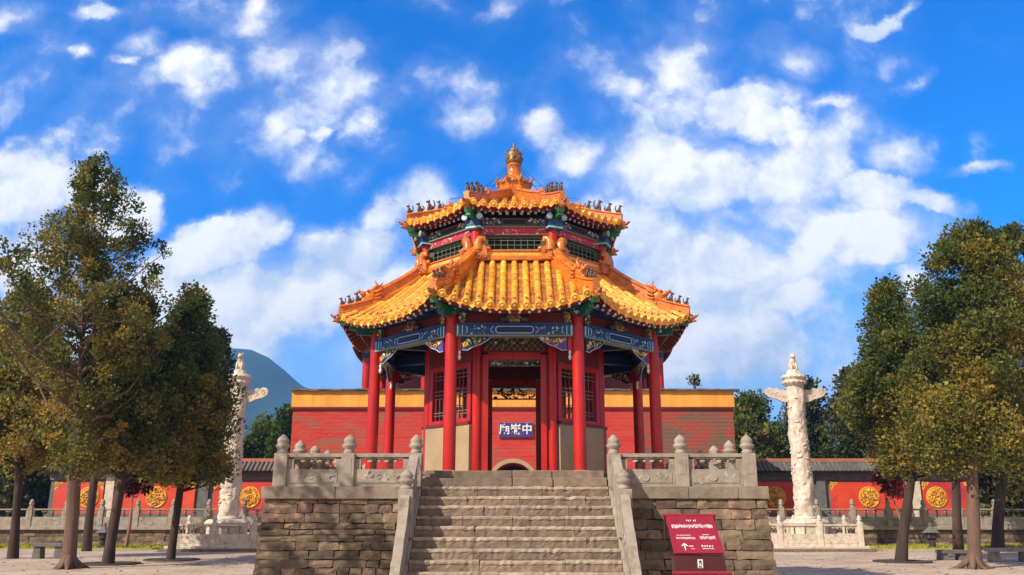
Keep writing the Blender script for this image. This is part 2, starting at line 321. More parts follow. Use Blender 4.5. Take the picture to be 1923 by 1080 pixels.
def place(o, parent=None, loc=(0, 0, 0), rz=0, bevel=0):
    sc.collection.objects.link(o); o.parent = parent; o.location = loc; o.rotation_euler = (0, 0, rz)
    if bevel:
        b = o.modifiers.new('bevel', 'BEVEL'); b.width = bevel; b.segments = 2; b.limit_method = 'ANGLE'
    return o
def tag(o, label, cat, group=None, kind=None):
    if label: o['label'] = label
    if cat: o['category'] = cat
    if group: o['group'] = group
    if kind: o['kind'] = kind
    return o
def thing(name, label, cat, loc=(0, 0, 0), rz=0, group=None):
    o = bpy.data.objects.new(name, None); o.empty_display_size = .3; place(o, None, loc, rz); return tag(o, label, cat, group)
def dup(o, parent=None, loc=None, rz=None):
    """copy a part with its sub-parts"""
    c = o.copy(); sc.collection.objects.link(c); c.parent = parent if parent else o.parent
    if loc is not None: c.location = loc
    if rz is not None: c.rotation_euler = (0, 0, rz)
    for ch in list(o.children):
        d = ch.copy(); sc.collection.objects.link(d); d.parent = c
        for g in list(ch.children):
            e = g.copy(); sc.collection.objects.link(e); e.parent = d
    return c
def structure(mb, name): o = mb.build(name); o['kind'] = 'structure'; return o
T = math.tan(math.pi / 8)
OCT = [k * math.pi / 4 for k in range(8)]
def RZ(a): return Matrix.Rotation(a, 3, 'Z')

def relief(mb, x0, x1, z0, z1, y, n, mats, rs=(.02, .05), th=.02, seed=0, inside=None):
    """a cluster of small carved scrolls and leaves on a board facing -Y"""
    rg = random.Random(seed)
    for _ in range(n):
        x, z = rg.uniform(x0, x1), rg.uniform(z0, z1)
        if inside and not inside(x, z): continue
        r = rg.uniform(*rs); R = Matrix.Rotation(rg.uniform(0, 3.1), 3, 'Y')
        if rg.random() < .4:
            a0 = rg.uniform(0, 6.28); pts = [(x + r * (1 - .5 * q) * math.cos(a0 + q * 4.5), y - th * .4, z + r * (1 - .5 * q) * math.sin(a0 + q * 4.5)) for q in [i / 6 for i in range(7)]]
            mb.tube(pts, r * .24, rg.choice(mats), 5)
        else: mb.ell((x, y, z), (r, th * rg.uniform(.7, 1.3), r * rg.uniform(.35, .7)), rg.choice(mats), R, 7, 4)

def beast_mesh(m='beast', s=1.0, seed=0):
    rg = random.Random(seed); b = MB(); b.X = Matrix.Scale(s, 4)
    b.box((0, 0, .015), (.11, .07, .03), m)
    b.ell((.01, 0, .10), (.045, .038, .085), m, Matrix.Rotation(.35, 3, 'Y'))      # chest, sitting
    b.ell((-.025, 0, .07), (.05, .042, .05), m)                                  # haunch
    b.tube([(.04, .02, .10), (.055, .02, .03)], [.016, .014], m, 6); b.tube([(.04, -.02, .10), (.055, -.02, .03)], [.016, .014], m, 6)
    b.ell((.045, 0, .195), (.042, .03, .032), m); b.ell((.085, 0, .185), (.025, .02, .018), m)
    b.tube([(.03, .015, .215), (.015, .022, .25)], [.012, .004], m, 5); b.tube([(.03, -.015, .215), (.015, -.022, .25)], [.012, .004], m, 5)
    k = rg.uniform(.8, 1.25)
    b.tube([(-.06, 0, .05), (-.095, 0, .10 * k), (-.085, 0, .17 * k), (-.05, 0, .20 * k)], [.018, .02, .016, .006], m, 6)
    return b.mesh('roof_beast')
def dragon_head(b, m='ridge', s=1.0):
    """ridge-end dragon head looking along +X"""
    X = b.X.copy(); b.X = X @ Matrix.Scale(s, 4)
    b.ell((.02, 0, .16), (.16, .095, .16), m, None, 10, 7)
    b.ell((.17, 0, .20), (.11, .075, .055), m, Matrix.Rotation(-.35, 3, 'Y'), 8, 5)
    b.ell((.15, 0, .075), (.09, .065, .04), m, Matrix.Rotation(.15, 3, 'Y'), 8, 5)
    b.ell((.27, 0, .245), (.04, .05, .035), m)
    for y in (-.07, .07):
        b.ell((.10, y, .26), (.035, .03, .035), m)
        b.tube([(.02, y, .28), (-.06, y * 1.2, .36), (-.16, y * 1.3, .40), (-.2, y * 1.3, .47)], [.03, .026, .018, .006], m, 6)
        for q in range(3): b.tube([(-.05, y * 1.2, .1 + q * .07), (-.16, y * 1.5, .14 + q * .08), (-.2, y * 1.3, .2 + q * .09)], [.035, .026, .008], m, 6)
    b.tube([(-.02, 0, .31), (-.10, 0, .42), (-.05, 0, .50)], [.05, .035, .012], m, 6)
    b.X = X

# ------------------------------------------------------------------ ground
DC, ZF, ZD = 19.0, 2.33, 2.04             # pavilion centre depth, pavilion floor, deck of the platform
g = MB(); g.box((0, 0, -.25), (30000, 30000, .5), 'paving'); structure(g, 'plaza_ground')
TY, TZ = 46.0, .93
t = MB(); t.box((0, TY + 40, TZ / 2 + .002), (160, 80, TZ), 'step')
structure(t, 'upper_terrace')
def mountain():
    rg = random.Random(3)
    b = MB(); D0 = 1500
    pts = [(-200, 700), (180, 690), (330, 665), (400, 657), (432, 654), (470, 656), (505, 672), (540, 700), (565, 724), (620, 745), (760, 775), (966, 790), (1200, 800), (1700, 780), (2200, 740)]
    nx, ny = 150, 26
    xs = [p[0] for p in pts]
    def fn(u, w):
        px = -200 + 2400 * u; py = float(np.interp(px, xs, [p[1] for p in pts]))
        X0, _, Z0 = at(px, py, D0)
        d = D0 + (w - .5) * 1400
        prof = max(0, 1 - abs(w - .5) * 2) ** .8
        n = 18 * math.sin(px * .021 + w * 9) * math.sin(w * 13 + px * .011) + 9 * math.sin(px * .06 + w * 31)
        return (X0, d, max(-2, Z0 * prof + n * (1 - prof) * prof * 3))
    b.grid(fn, nx, ny, mat('forest_hills', (.022, .045, .022), (.03, .055, .03), .02, .95, c3=(.06, .06, .045), c3scale=.01, c3lo=.6, c3hi=.75))
    structure(b, 'hills')
mountain()
def lawn(name, x0, x1, y0, y1, label):
    b = MB(); rg = random.Random(hash(name) % 99 + int(x0)); mt = mat('lawn_grass', (.34, .30, .03), (.2, .2, .025), 3, .9, island=.4)
    b.box(((x0 + x1) / 2, (y0 + y1) / 2, .03), (x1 - x0, y1 - y0, .06), mt)
    for _ in range(5000):
        x, y = rg.uniform(x0, x1), rg.uniform(y0, y1); a = rg.uniform(0, 6.28); h = rg.uniform(.05, .13); w = .025
        b.add([(x - w * math.cos(a), y - w * math.sin(a), .05), (x + w * math.cos(a), y + w * math.sin(a), .05), (x + rg.uniform(-.05, .05), y + rg.uniform(-.05, .05), .06 + h)], [(0, 1, 2)], mt)
    tag(b.build(name, recalc=False), label, 'grass', kind='stuff')
lawn('lawn', -30, -15.9, 41.5, 45.6, 'yellow green grass strip at the foot of the terrace wall on the left')
lawn('lawn', 15.9, 32, 41.5, 45.6, 'yellow green grass strip at the foot of the terrace wall on the right')

# ------------------------------------------------------------------ stone platform and stairs
def block_wall(mb, P, L_, z0, z1, m, ch=(.09, .18), bl=(.16, .62), depth=.16, batter=0.0, seed=1, out=.016):
    """courses of rough blocks; P(u, z, d) gives the point u metres along the wall, z up, d outwards"""
    rg = random.Random(seed); z = z0
    while z < z1 - .02:
        h = min(rg.uniform(*ch), z1 - z)
        if z1 - z - h < .07: h = z1 - z
        u = 0
        while u < L_ - .02:
            l = min(rg.uniform(*bl), L_ - u)
            if L_ - u - l < .15: l = L_ - u
            e = .006; o = rg.uniform(-out, out); n = 3; mres = 2
            a, bb = u + e, u + l - e; lo, hi = z + e, z + h - e
            vs = []; fs = []
            for j in range(mres + 1):
                for i in range(n + 1):
                    uu = a + (bb - a) * i / n; zz = lo + (hi - lo) * j / mres
                    edge = (i in (0, n)) or (j in (0, mres))
                    vs.append(P(uu + (rg.uniform(-.014, .014)), zz + rg.uniform(-.012, .012), o + (rg.uniform(-.012, -.003) if edge else rg.uniform(-.002, .012))))
            k = len(vs)
            for j in range(mres):
                for i in range(n): q = j * (n + 1) + i; fs.append((q, q + 1, q + n + 2, q + n + 1))
            back = [P(a, lo, -.05), P(bb, lo, -.05), P(bb, hi, -.05), P(a, hi, -.05)]
            vs += back; c = [0, n, (mres + 1) * (n + 1) - 1, mres * (n + 1)]
            bt = [i for i in range(n + 1)]; tp = [mres * (n + 1) + i for i in range(n + 1)]
            fs.append(tuple(bt[::-1] + [k, k + 1])); fs.append(tuple(tp + [k + 2, k + 3]))
            fs.append((c[0], k, k + 3, c[3], n + 1)); fs.append((c[1], 2 * n + 1, c[2], k + 2, k + 1))
            mb.add(vs, fs, m, False); u += l
        z += h
PX, PY0, PY1 = 4.16, 14.6, 23.3
plat = thing('stone_platform', 'square brown stone platform under the octagonal pavilion', 'platform', (0, DC, 0))
BT = .13
def pw(name, P, L_, seed):
    b = MB(); block_wall(b, P, L_, 0, ZD - .20, 'wallstone', seed=seed); return b.build(name, plat, recalc=False)
bo = lambda z: BT * (1 - z / ZD)
pw('block_wall', lambda u, z, d: (-PX - bo(z) + u * (PX - 1.76 + bo(z)) / (PX - 1.76 + BT), PY0 - DC - bo(z) - d, z), PX - 1.76 + BT, 1)
pw('block_wall', lambda u, z, d: (1.76 + u * (PX - 1.76 + bo(z)) / (PX - 1.76 + BT), PY0 - DC - bo(z) - d, z), PX - 1.76 + BT, 2)
pw('block_wall', lambda u, z, d: (-PX - bo(z) - d, PY1 - DC - u, z), PY1 - PY0, 3)
pw('block_wall', lambda u, z, d: (PX + bo(z) + d, PY0 - DC + u, z), PY1 - PY0, 4)
pw('block_wall', lambda u, z, d: (PX - u, PY1 - DC + bo(z) + d, z), 2 * PX, 5)
b = MB(); b.box((0, 0, (ZD - .2) / 2), (2 * PX + BT, PY1 - PY0 + BT, ZD - .21), 'mortar', taper=(2 * PX - .07) / (2 * PX + BT)); b.build('core', plat)
b = MB()   # coping of dressed slabs round the edge
rg = random.Random(5)
def slabs(P, L_, th):
    u = 0
    while u < L_ - .01:
        l = min(rg.uniform(.8, 1.5), L_ - u)
        if L_ - u - l < .3: l = L_ - u
        P(u + .004, u + l - .004, rg.uniform(-.006, .006)); u += l
hw = .32
slabs(lambda a, c, j: b.box(((a + c) / 2 - PX - .06, PY0 - DC + hw / 2 - .06 + j, ZD - .1), (c - a, hw, .2), 'coping', jit=.003), PX + .06 - 1.57, .2)
slabs(lambda a, c, j: b.box(((a + c) / 2 + 1.57, PY0 - DC + hw / 2 - .06 + j, ZD - .1), (c - a, hw, .2), 'coping', jit=.003), PX + .06 - 1.57, .2)
slabs(lambda a, c, j: b.box(((a + c) / 2 - PX - .06, PY1 - DC - hw / 2 + .06 + j, ZD - .1), (c - a, hw, .2), 'coping', jit=.003), 2 * PX + .12, .2)
for sx in (-1, 1): slabs(lambda a, c, j: b.box((sx * (PX + .06 - hw / 2) + j, (a + c) / 2 + PY0 - DC + .27, ZD - .1), (hw, c - a, .2), 'coping', jit=.003), PY1 - PY0 - .54, .2)
b.build('coping', plat, bevel=.008)
b = MB()
for i in range(10):
    for j in range(10):
        b.box((-3.47 + i * .77 + .0, -3.65 + j * .8, ZD - .06), (.762, .792, .1 + rg.uniform(-.004, .004)), 'stone')
b.build('deck_paving', plat)

stair = thing('stone_staircase', 'worn wide stone staircase climbing to the pavilion', 'staircase', (0, PY0, 0))
SW, RISE, TR = 1.56, ZD / 13, .22
for j in range(13):
    b = MB(); ztop = ZD - j * RISE; yf = -TR * j; u = -SW
    while u < SW - .01:
        l = min(rg.uniform(.7, 1.5), SW - u)
        if SW - u - l < .35: l = SW - u
        jy, jz = rg.uniform(-.012, .012), rg.uniform(-.006, .006)
        n = max(4, int(l / .05)); vs = []; fs = []; e = .003
        prof = [(0, -RISE), (0, -RISE * .7), (-.001, -RISE * .4), (-.010, -.045), (-.009, -.018), (.014, 0), (.34, .0)]
        for i in range(n + 1):
            xx = u + e + (l - 2 * e) * i / n; chip = max(0, rg.gauss(0, .008)) + (rg.uniform(.01, .035) if rg.random() < .06 else 0); wob = rg.uniform(-.006, .006)
            for q, (py_, pz) in enumerate(prof):
                k = chip if 2 <= q <= 5 else 0
                vs.append((xx, yf + py_ + jy + wob * (q < 6) + k * .9 + rg.uniform(-.005, .005), ztop + pz + (jz - k * .5 if q > 0 else 0) + rg.uniform(-.005, .005) * (q > 0)))
        m_ = len(prof)
        for i in range(n):
            for q in range(m_ - 1): fs.append((i * m_ + q, (i + 1) * m_ + q, (i + 1) * m_ + q + 1, i * m_ + q + 1))
        fs.append(tuple(range(m_))); fs.append(tuple(n * m_ + q for q in range(m_))[::-1])
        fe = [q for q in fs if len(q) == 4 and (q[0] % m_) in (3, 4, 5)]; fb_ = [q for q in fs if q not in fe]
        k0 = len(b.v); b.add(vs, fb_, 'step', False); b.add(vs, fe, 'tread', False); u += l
    b.build('step', stair, recalc=False)
b = MB(); b.prism([(-TR * 13 + .06, 0), (.3, 0), (.3, ZD - .06), (.06, ZD - .06)] if False else [(-TR * 12 + .08, 0), (.3, 0), (.3, ZD - .2), (.09, ZD - .2)], -SW, SW, 'mortar', 'x'); b.build('stair_core', stair)

# ------------------------------------------------------------------ balustrades
def post_mesh(h, w, kh, m, lotus=True):
    b = MB(); b.box((0, 0, h / 2), (w, w, h), m)
    b.box((0, 0, h * .62), (w + .012, w * .62, h * .5), m); b.box((0, 0, h * .62), (w * .62, w + .012, h * .5), m)
    k = MB(); r = w * .5; q = kh
    k.lathe([(r * .80, h), (r * .95, h + q * .10), (r * .70, h + q * .16), (r * .78, h + q * .24), (r * 1.12, h + q * .36), (r * 1.12, h + q * .46), (r * .80, h + q * .54),
             (r * .95, h + q * .62), (r * .85, h + q * .76), (r * .45, h + q * .90), (r * .12, h + q)], m, 14)
    return b, k
def panel_mesh(L_, h, th, m, solid=.5, seed=0):
    b = MB(); zs = h * solid
    b.box((0, 0, zs / 2), (L_, th, zs), m)
    for sy in (-1, 1):
        b.box((0, sy * (th / 2 + .004), zs * .52), (L_ * .86, .012, zs * .60), m)
        relief(b, -L_ * .36, L_ * .36, zs * .3, zs * .74, sy * (th / 2 + .010), 9, [m], (.03, .07), .008, seed)
    b.box((0, 0, h - .03), (L_, th * .95, .06), m); b.box((0, 0, h - .075), (L_, th * .6, .03), m)
    for x in (-.5, -.165, .165, .5):
        xx = x * L_ * .92 if abs(x) < .4 else x * L_ * .95
        hh = h - zs - .08
        if abs(x) > .4: b.box((x * (L_ - .10), 0, zs + hh / 2), (.10, th * .6, hh + .02), m)
        else:
            b.lathe([(.02, 0), (.05, hh * .12), (.03, hh * .3), (.045, hh * .5), (.02, hh * .7), (.07, hh)], m, 8, (xx, 0, zs))
            for sx in (-1, 1): b.ell((xx + sx * .07, 0, zs + hh * .80), (.06, .03, .03), m)
    return b
def balustrade(name, label, p0, p1, z, n, m='stone', h=.55, w=.22, kh=.32, ph=.55, th=.13, skip_first=False, skip_last=False, seed=0, group=None, solid=.52, cat='balustrade'):
    p0, p1 = Vector((*p0, z)), Vector((*p1, z)); d = p1 - p0; L_ = d.length / n; a = math.atan2(d.y, d.x)
    r = thing(name, label, cat, p0, a, group)
    pb, kb = post_mesh(ph, w, kh, m); po = ko = pa = None
    for i in range(n + 1):
        if not ((i == 0 and skip_first) or (i == n and skip_last)):
            if po is None: po = pb.build('post', r, (i * L_, 0, 0), bevel=.008); ko = kb.build('finial', po)
            else: dup(po, r, (i * L_, 0, 0))
        if i < n:
            if pa is None: pa = panel_mesh(L_ - w, h, th, m, solid, seed).build('panel', r, (i * L_ + L_ / 2, 0, 0), bevel=.004)
            else: dup(pa, r, (i * L_ + L_ / 2, 0, 0))
    return r
BY, BX = PY0 + .12, 3.95
BG = 'grey stone balustrades round the pavilion platform'
balustrade('stone_balustrade', 'grey stone balustrade on the platform edge, left of the stairs', (-BX, BY), (-1.68, BY), ZD, 2, group=BG)
balustrade('stone_balustrade', 'grey stone balustrade on the platform edge above the red information sign', (1.68, BY), (BX, BY), ZD, 2, seed=1, group=BG)
balustrade('stone_balustrade', 'grey stone balustrade along the left side of the platform running away from the viewer', (-BX, BY), (-BX, PY1 - .12), ZD, 7, skip_first=True, seed=2, group=BG)
balustrade('stone_balustrade', 'grey stone balustrade along the right side of the platform running away from the viewer', (BX, BY), (BX, PY1 - .12), ZD, 7, skip_first=True, seed=3, group=BG)
for sx, sd, gl in ((-1, 'left', 'in shade on its inner face'), (1, 'right', 'bright on its inner face')):
    r = thing('stair_balustrade', 'sloping stone balustrade on the %s edge of the stairs, %s' % (sd, gl), 'balustrade', (sx * 1.68, PY0, 0), 0, 'sloping balustrades beside the stairs')
    sl_ = RISE / TR
    def zs(y): return ZD + sl_ * y       # stair nosing line, y<=0 down the stairs
    pb, kb = post_mesh(.72, .22, .30, 'stone')
    y2 = -1.08
    p = pb.build('post', r, (0, y2, zs(y2) - .02), bevel=.008); kb.build('finial', p)
    b = MB()   # base string course under the parapet
    b.prism([(.1, ZD - .02), (-TR * 12.6, -.0), (-TR * 12.6 + .3, 0), (.1, ZD - .6)] if False else [(.0, 0), (.0, ZD - .03), (-TR * 12.2, .12), (-TR * 12.2, 0)], -.115, .115, 'stone', 'x')
    b.build('string_wall', r, bevel=.01)
    b = MB()   # upper sloped panel between the two posts
    b.prism([(-.12, zs(-.12) + .0), (-.12, zs(-.12) + .50), (y2 + .1, zs(y2 + .1) + .50), (y2 + .1, zs(y2 + .1))], -.06, .06, 'stone', 'x')
    b.prism([(-.12, zs(-.12) + .52), (-.12, zs(-.12) + .60), (y2 + .1, zs(y2 + .1) + .60), (y2 + .1, zs(y2 + .1) + .52)], -.075, .075, 'stone', 'x')
    b.build('panel', r, bevel=.006)
    b = MB()   # long curling end piece with a stepped cloud outline
    top = []; y = y2 - .1; n = 60; y_end = -TR * 12 - .02
    for i in range(n + 1):
        q = i / n; yy = y + (y_end - y) * q; hh = .60 * (1 - q) + .10 * q + .05 * abs(math.sin(q * math.pi * 4.0)) * (1 - .4 * q) + (.09 if q < .10 else 0)
        top.append((yy, max(.1, zs(yy) + hh)))
    b.prism([(y, zs(y) - .05)] + top + [(y_end, .02), (y_end, 0), (y_end + .2, 0)], -.07, .07, 'stone', 'x')
    for q in (.22, .5, .78):
        yy = y + (y_end - y) * q; zz = zs(yy) + (.60 * (1 - q) + .10 * q) * .55
        for s2 in (-1, 1):
            b.tube([(s2 * .07, yy + .10 * math.cos(a) * (1 - a / 12), zz + .10 * math.sin(a) * (1 - a / 12)) for a in [i * .6 for i in range(13)]], .016, 'stone', 6)
    b.build('scroll_panel', r, bevel=.005)

# ------------------------------------------------------------------ the octagonal pavilion
pav = thing('octagonal_pavilion', 'octagonal red pavilion with a double roof of golden glazed tiles', 'pavilion', (0, DC, ZF))
AC, AI, AD = 2.935, 1.835, 1.95           # apothems: outer columns, inner walls, upper storey
def ring(o, skip=()):
    """copies of one side's part for the other seven sides"""
    out = [o]
    for k in range(1, 8):
        if k not in skip: out.append(dup(o, o.parent, rz=OCT[k]))
    return out
b = MB(); b.lathe([(3.55 / math.cos(math.pi / 8), ZD - ZF - .0), (3.55 / math.cos(math.pi / 8), -.06), (3.58 / math.cos(math.pi / 8), -.055), (3.58 / math.cos(math.pi / 8), 0)], 'step', 8, phase=math.pi / 8, smooth=False); b.build('plinth', pav, bevel=.012)
for i in range(2):
    b = MB(); b.box((-.55, -3.55 - .30 * (1 - i) + .1 * i - .25, (ZD - ZF) + .145 * (i + 1) - .0725 - .002), (1.0, .42, .143), 'step', jit=.006); b.box((.3, -3.55 - .30 * (1 - i) + .1 * i - .25, (ZD - ZF) + .145 * (i + 1) - .0725 - .002), (.68, .42, .143), 'step', jit=.006)
    b.box((1.1, -3.55 - .30 * (1 - i) + .1 * i - .25, (ZD - ZF) + .145 * (i + 1) - .0725 - .002), (.9, .42, .143), 'step', jit=.006); b.box((-1.3, -3.55 - .30 * (1 - i) + .1 * i - .25, (ZD - ZF) + .145 * (i + 1) - .0725 - .002), (.5, .42, .143), 'step', jit=.006)
    b.build('entry_step', pav, bevel=.012)
cv = Vector((AC * T, -AC, 0))             # the vertex right of the front side
b = MB(); b.lathe([(.118, .03), (.120, 1.2), (.114, 2.3), (.106, 3.12)], 'red', 24, cv); o = b.build('column', pav)
b = MB(); b.lathe([(.19, 0), (.19, .015), (.16, .035), (.128, .045)], 'stone', 20, cv); b.build('column_base', o)
b = MB(); b.X = Matrix.Translation(cv) @ Matrix.Rotation(math.pi / 8, 4, 'Z')
b.box((0, 0, 3.02), (.34, .30, .07), 'green'); b.box((0, -.06, 3.09), (.46, .36, .07), 'teal'); b.box((0, -.20, 2.97), (.10, .46, .10), 'teal'); b.box((0, -.27, 3.06), (.12, .62, .10), 'green')
for s_ in (-1, 1): b.ell((s_ * .14, -.16, 3.0), (.045, .04, .04), 'teal'); b.ell((s_ * .17, -.2, 3.08), (.04, .035, .035), 'lblue')
relief(b, -.18, .18, 2.95, 3.12, -.2, 10, ['purple', 'white', 'lblue', 'green'], (.02, .04), .03, 5)
b.build('bracket_capital', o)
ring(o)
# painted tie beams with the carved work hanging below, one side built and repeated
hwc = AC * T - .11
b = MB(); b.box((0, -AC, 2.67), (2 * hwc + .06, .17, .20), 'blue')
b.box((0, -AC, 2.787), (2 * hwc + .02, .26, .035), 'blue'); b.box((0, -AC, 2.565), (2 * hwc + .02, .20, .03), 'mullion')
tb = b.build('tie_beam', pav)
b = MB(); yb = -AC - .088
def outline(x0, x1, z0, z1, rr, m, r=.008, n=5):
    pts = []
    for (cx, cz, a0) in ((x1 - rr, z1 - rr, 0), (x0 + rr, z1 - rr, 90), (x0 + rr, z0 + rr, 180), (x1 - rr, z0 + rr, 270)):
        for i in range(n + 1): a = rad(a0 + 90 * i / n); pts.append((cx + rr * math.cos(a), yb, cz + rr * math.sin(a)))
    pts.append(pts[0]); b.tube(pts, r, m, 5)
outline(-.36, .36, 2.615, 2.745, .055, 'lblue', .010); b.box((0, yb + .001, 2.68), (.66, .008, .09), 'dblue')
for s_ in (-1, 1):
    for (x, r_) in ((.44, .008), (.90, .010)):
        b.tube([(s_ * (x - .04 * (1 if x < .5 else -1)), yb, 2.75), (s_ * x, yb, 2.715), (s_ * (x + .02 * (1 if x < .5 else 1)), yb, 2.68), (s_ * x, yb, 2.645), (s_ * (x - .04 * (1 if x < .5 else -1)), yb, 2.61)], r_, 'lblue', 5)
    b.box((s_ * 1.0, yb, 2.68), (.018, .008, .19), 'lblue'); b.box((s_ * 1.05, yb, 2.68), (.05, .006, .19), 'teal'); b.box((s_ * (hwc - .015), yb, 2.68), (.03, .008, .20), 'lblue')
    relief(b, min(s_ * .5, s_ * .86), max(s_ * .5, s_ * .86), 2.60, 2.75, yb, 26, ['green', 'lblue', 'teal', 'white'], (.014, .03), .006, 7 + s_)
b.build('painted_panel', tb)
b = MB()   # frieze board over the tie beam, carved blocks and an upper purlin beam
b.box((0, -AC + .05, 2.93), (2 * hwc + .2, .05, .22), 'dred'); b.box((0, -AC, 3.10), (2 * hwc + .25, .20, .13), 'dblue'); b.box((0, -AC - .104, 3.10), (2 * hwc, .006, .05), 'blue')
for i in range(9):
    xx = -hwc + .12 + i * (2 * hwc - .24) / 8; c_ = ['green', 'blue'][i % 2]
    b.box((xx, -AC - .13, 3.10), (.07, .10, .05), c_); b.box((xx, -AC - .19, 3.16), (.12, .14, .05), ['teal', 'lblue'][i % 2] if i % 4 else 'white'); b.box((xx, -AC - .24, 3.22), (.06, .22, .05), c_)
b.build('frieze_board', tb)
b = MB()
for (x, w_) in ((0, .20), (-hwc + .1, .09), (hwc - .1, .09)):
    b = MB()
    b.box((x, -AC - .01, 2.93), (w_ * 1.1, .10, .20), 'carved'); relief(b, x - w_ * .6, x + w_ * .6, 2.84, 3.02, -AC - .07, 18, ['yellow', 'gold', 'white', 'green', 'carved'], (.02, .045), .03, int(x * 9) + 60)
    if x == 0:
        for s_ in (-1, 1): b.ell((s_ * .19, -AC - .04, 2.90), (.10, .05, .06), 'frame', Matrix.Rotation(s_ * .3, 3, 'Y'))
    b.build('carved_block', tb)
def queti(side, cols, seed):
    b = MB(); x0 = side * (hwc - .10); x1 = side * (hwc - .66)
    poly = [(x0, 2.55), (x0, 2.30), (x0 - side * .10, 2.29), (x0 - side * .22, 2.36), (x0 - side * .36, 2.41), (x0 - side * .5, 2.50), (x1, 2.55)]
    b.prism(poly, -AC - .02, -AC + .02, cols[0])
    xa, xb = min(x0, x1), max(x0, x1)
    ins = lambda x, z: z > 2.32 + .22 * (abs(x0 - x) / .58)
    for y in (-AC - .025, -AC + .03): relief(b, xa + .03, xb - .03, 2.33, 2.54, y, 55, cols[1:], (.02, .05), .018, seed, ins)
    b.tube([(q[0], -AC - .022, q[1]) for q in poly[1:]], .008, 'lblue', 5)
    b.build('carved_corner', tb)
queti(-1, ['dblue', 'yellow', 'yellow', 'green', 'white', 'carved'], 11); queti(1, ['purple', 'yellow', 'white', 'carved', 'gold'], 12)
for s_ in (-1, 1):
    b = MB()
    b.box((s_ * (hwc - .045), -AC + .03, 2.43), (.07, .05, .26), 'red'); b.lathe([(.02, 2.30), (.035, 2.26), (.018, 2.22), (.04, 2.17), (.012, 2.11)], 'white', 8, (s_ * (hwc - .045), -AC + .03, 0))
    b.build('hanging_post', tb)
ring(tb)
b = MB(); b.box((0, -(AC + AI) / 2, 3.0), (.14, AC - AI + .1, .16), 'dred'); 
ring(b.build('cross_beam', pav))
b = MB(); b.X = Matrix.Rotation(math.pi / 8, 4, 'Z'); b.box((0, -(AC + AI) / 2 / math.cos(math.pi / 8), 2.78), (.14, AC - AI, .2), 'dblue'); ring(b.build('corner_tie', pav))
# inner octagon: posts, dado walls, lattice windows, two doorways
iv = Vector((AI * T, -AI, 0))
b = MB(); b.lathe([(.095, 0), (.095, 3.2)], 'red', 20, iv); ring(b.build('inner_post', pav))
hwi = AI * T - .11
b = MB(); b.box((0, -AI, .50), (2 * hwi + .06, .26, 1.0), 'plaster'); b.box((0, -AI, 1.03), (2 * hwi + .04, .30, .06), 'dred')
wall = b.build('side_wall', pav, rz=OCT[1])
b = MB(); b.box((0, -AI, 2.72), (2 * hwi + .06, .12, .9), 'dred'); b.build('upper_board', wall)
b = MB()
for s_ in (-1, 1): b.box((s_ * (hwi - .05), -AI, 1.66), (.10, .14, 1.2), 'red')
b.box((0, -AI, 2.22), (2 * hwi, .13, .10), 'red'); b.box((0, -AI, 1.10), (2 * hwi, .13, .08), 'red')
win = b.build('window_frame', wall)
b = MB(); ww = hwi - .1
for i in range(9): b.box((-ww + (i + .5) * 2 * ww / 9, -AI, 1.65), (.018, .03, 1.05), 'mullion' if False else 'dred')
for z in (1.25, 1.31, 1.60, 1.68, 1.76, 2.0, 2.08): b.box((0, -AI - .012, z), (2 * ww, .02, .016), 'carved')
for i in range(9): b.box((-ww + (i + .5) * 2 * ww / 9 - .006, -AI - .017, 1.65), (.007, .008, 1.05), 'carved')
b.build('lattice', win)
for k in (2, 3, 5, 6, 7): dup(wall, pav, rz=OCT[k])
for k in (0, 4):
    b = MB()
    for s_ in (-1, 1):
        b.box((s_ * .585, -AI, 1.2), (.11, .16, 2.4), 'red'); b.box((s_ * .66, -AI + .01, 1.2), (.07, .10, 2.4), 'dred')
    b.box((0, -AI, 2.375), (1.06, .16, .15), 'red'); b.box((0, -AI + .0, 2.68), (1.30, .08, .46), 'dred')
    fr = b.build('door_frame', pav, rz=OCT[k])
    b = MB()   # carved transom inside the opening
    zz = 2.18 if k == 0 else 1.98
    b.box((0, -AI, 2.28), (1.06, .05, .04), 'frame'); b.box((0, -AI, zz), (1.06, .05, .03), 'frame')
    if k == 0: relief(b, -.5, .5, zz + .01, 2.27, -AI - .01, 46, ['carved', 'white', 'frame'], (.02, .05), .02, 3)
    else:
        relief(b, -.5, .5, zz + .01, 2.27, -AI - .01, 60, ['dark', 'carved'], (.02, .06), .02, 4)
    b.build('transom', fr)
    b = MB()   # diamond lattice panel above the lintel
    b.box((0, -AI - .05, 2.70), (1.20, .02, .42), 'carved')
    for i in range(-7, 8):
        for s_ in (-1, 1):
            x0 = i * .12; pts = [(x0 - s_ * .21, 2.49), (x0 + s_ * .21, 2.91)]
            pts = [(max(-.6, min(.6, q[0])), q[1] + ((max(-.6, min(.6, q[0])) - q[0]) * s_)) for q in pts]
            if abs(pts[0][0] - pts[1][0]) > .02: b.tube([(q[0], -AI - .068, q[1]) for q in pts], .011, 'dark', 4)
    relief(b, -.58, .58, 2.5, 2.9, -AI - .066, 34, ['carved', 'white', 'carved'], (.025, .05), .02, 8)
    b.build('lattice_panel', fr)
b = MB(); b.lathe([(3.0, 3.17), (3.0, 3.22)], 'dark', 8, phase=math.pi / 8, smooth=False); b.lathe([(1.8, 2.94), (1.8, 2.99)], 'dark', 8, phase=math.pi / 8, smooth=False); b.build('ceiling', pav)

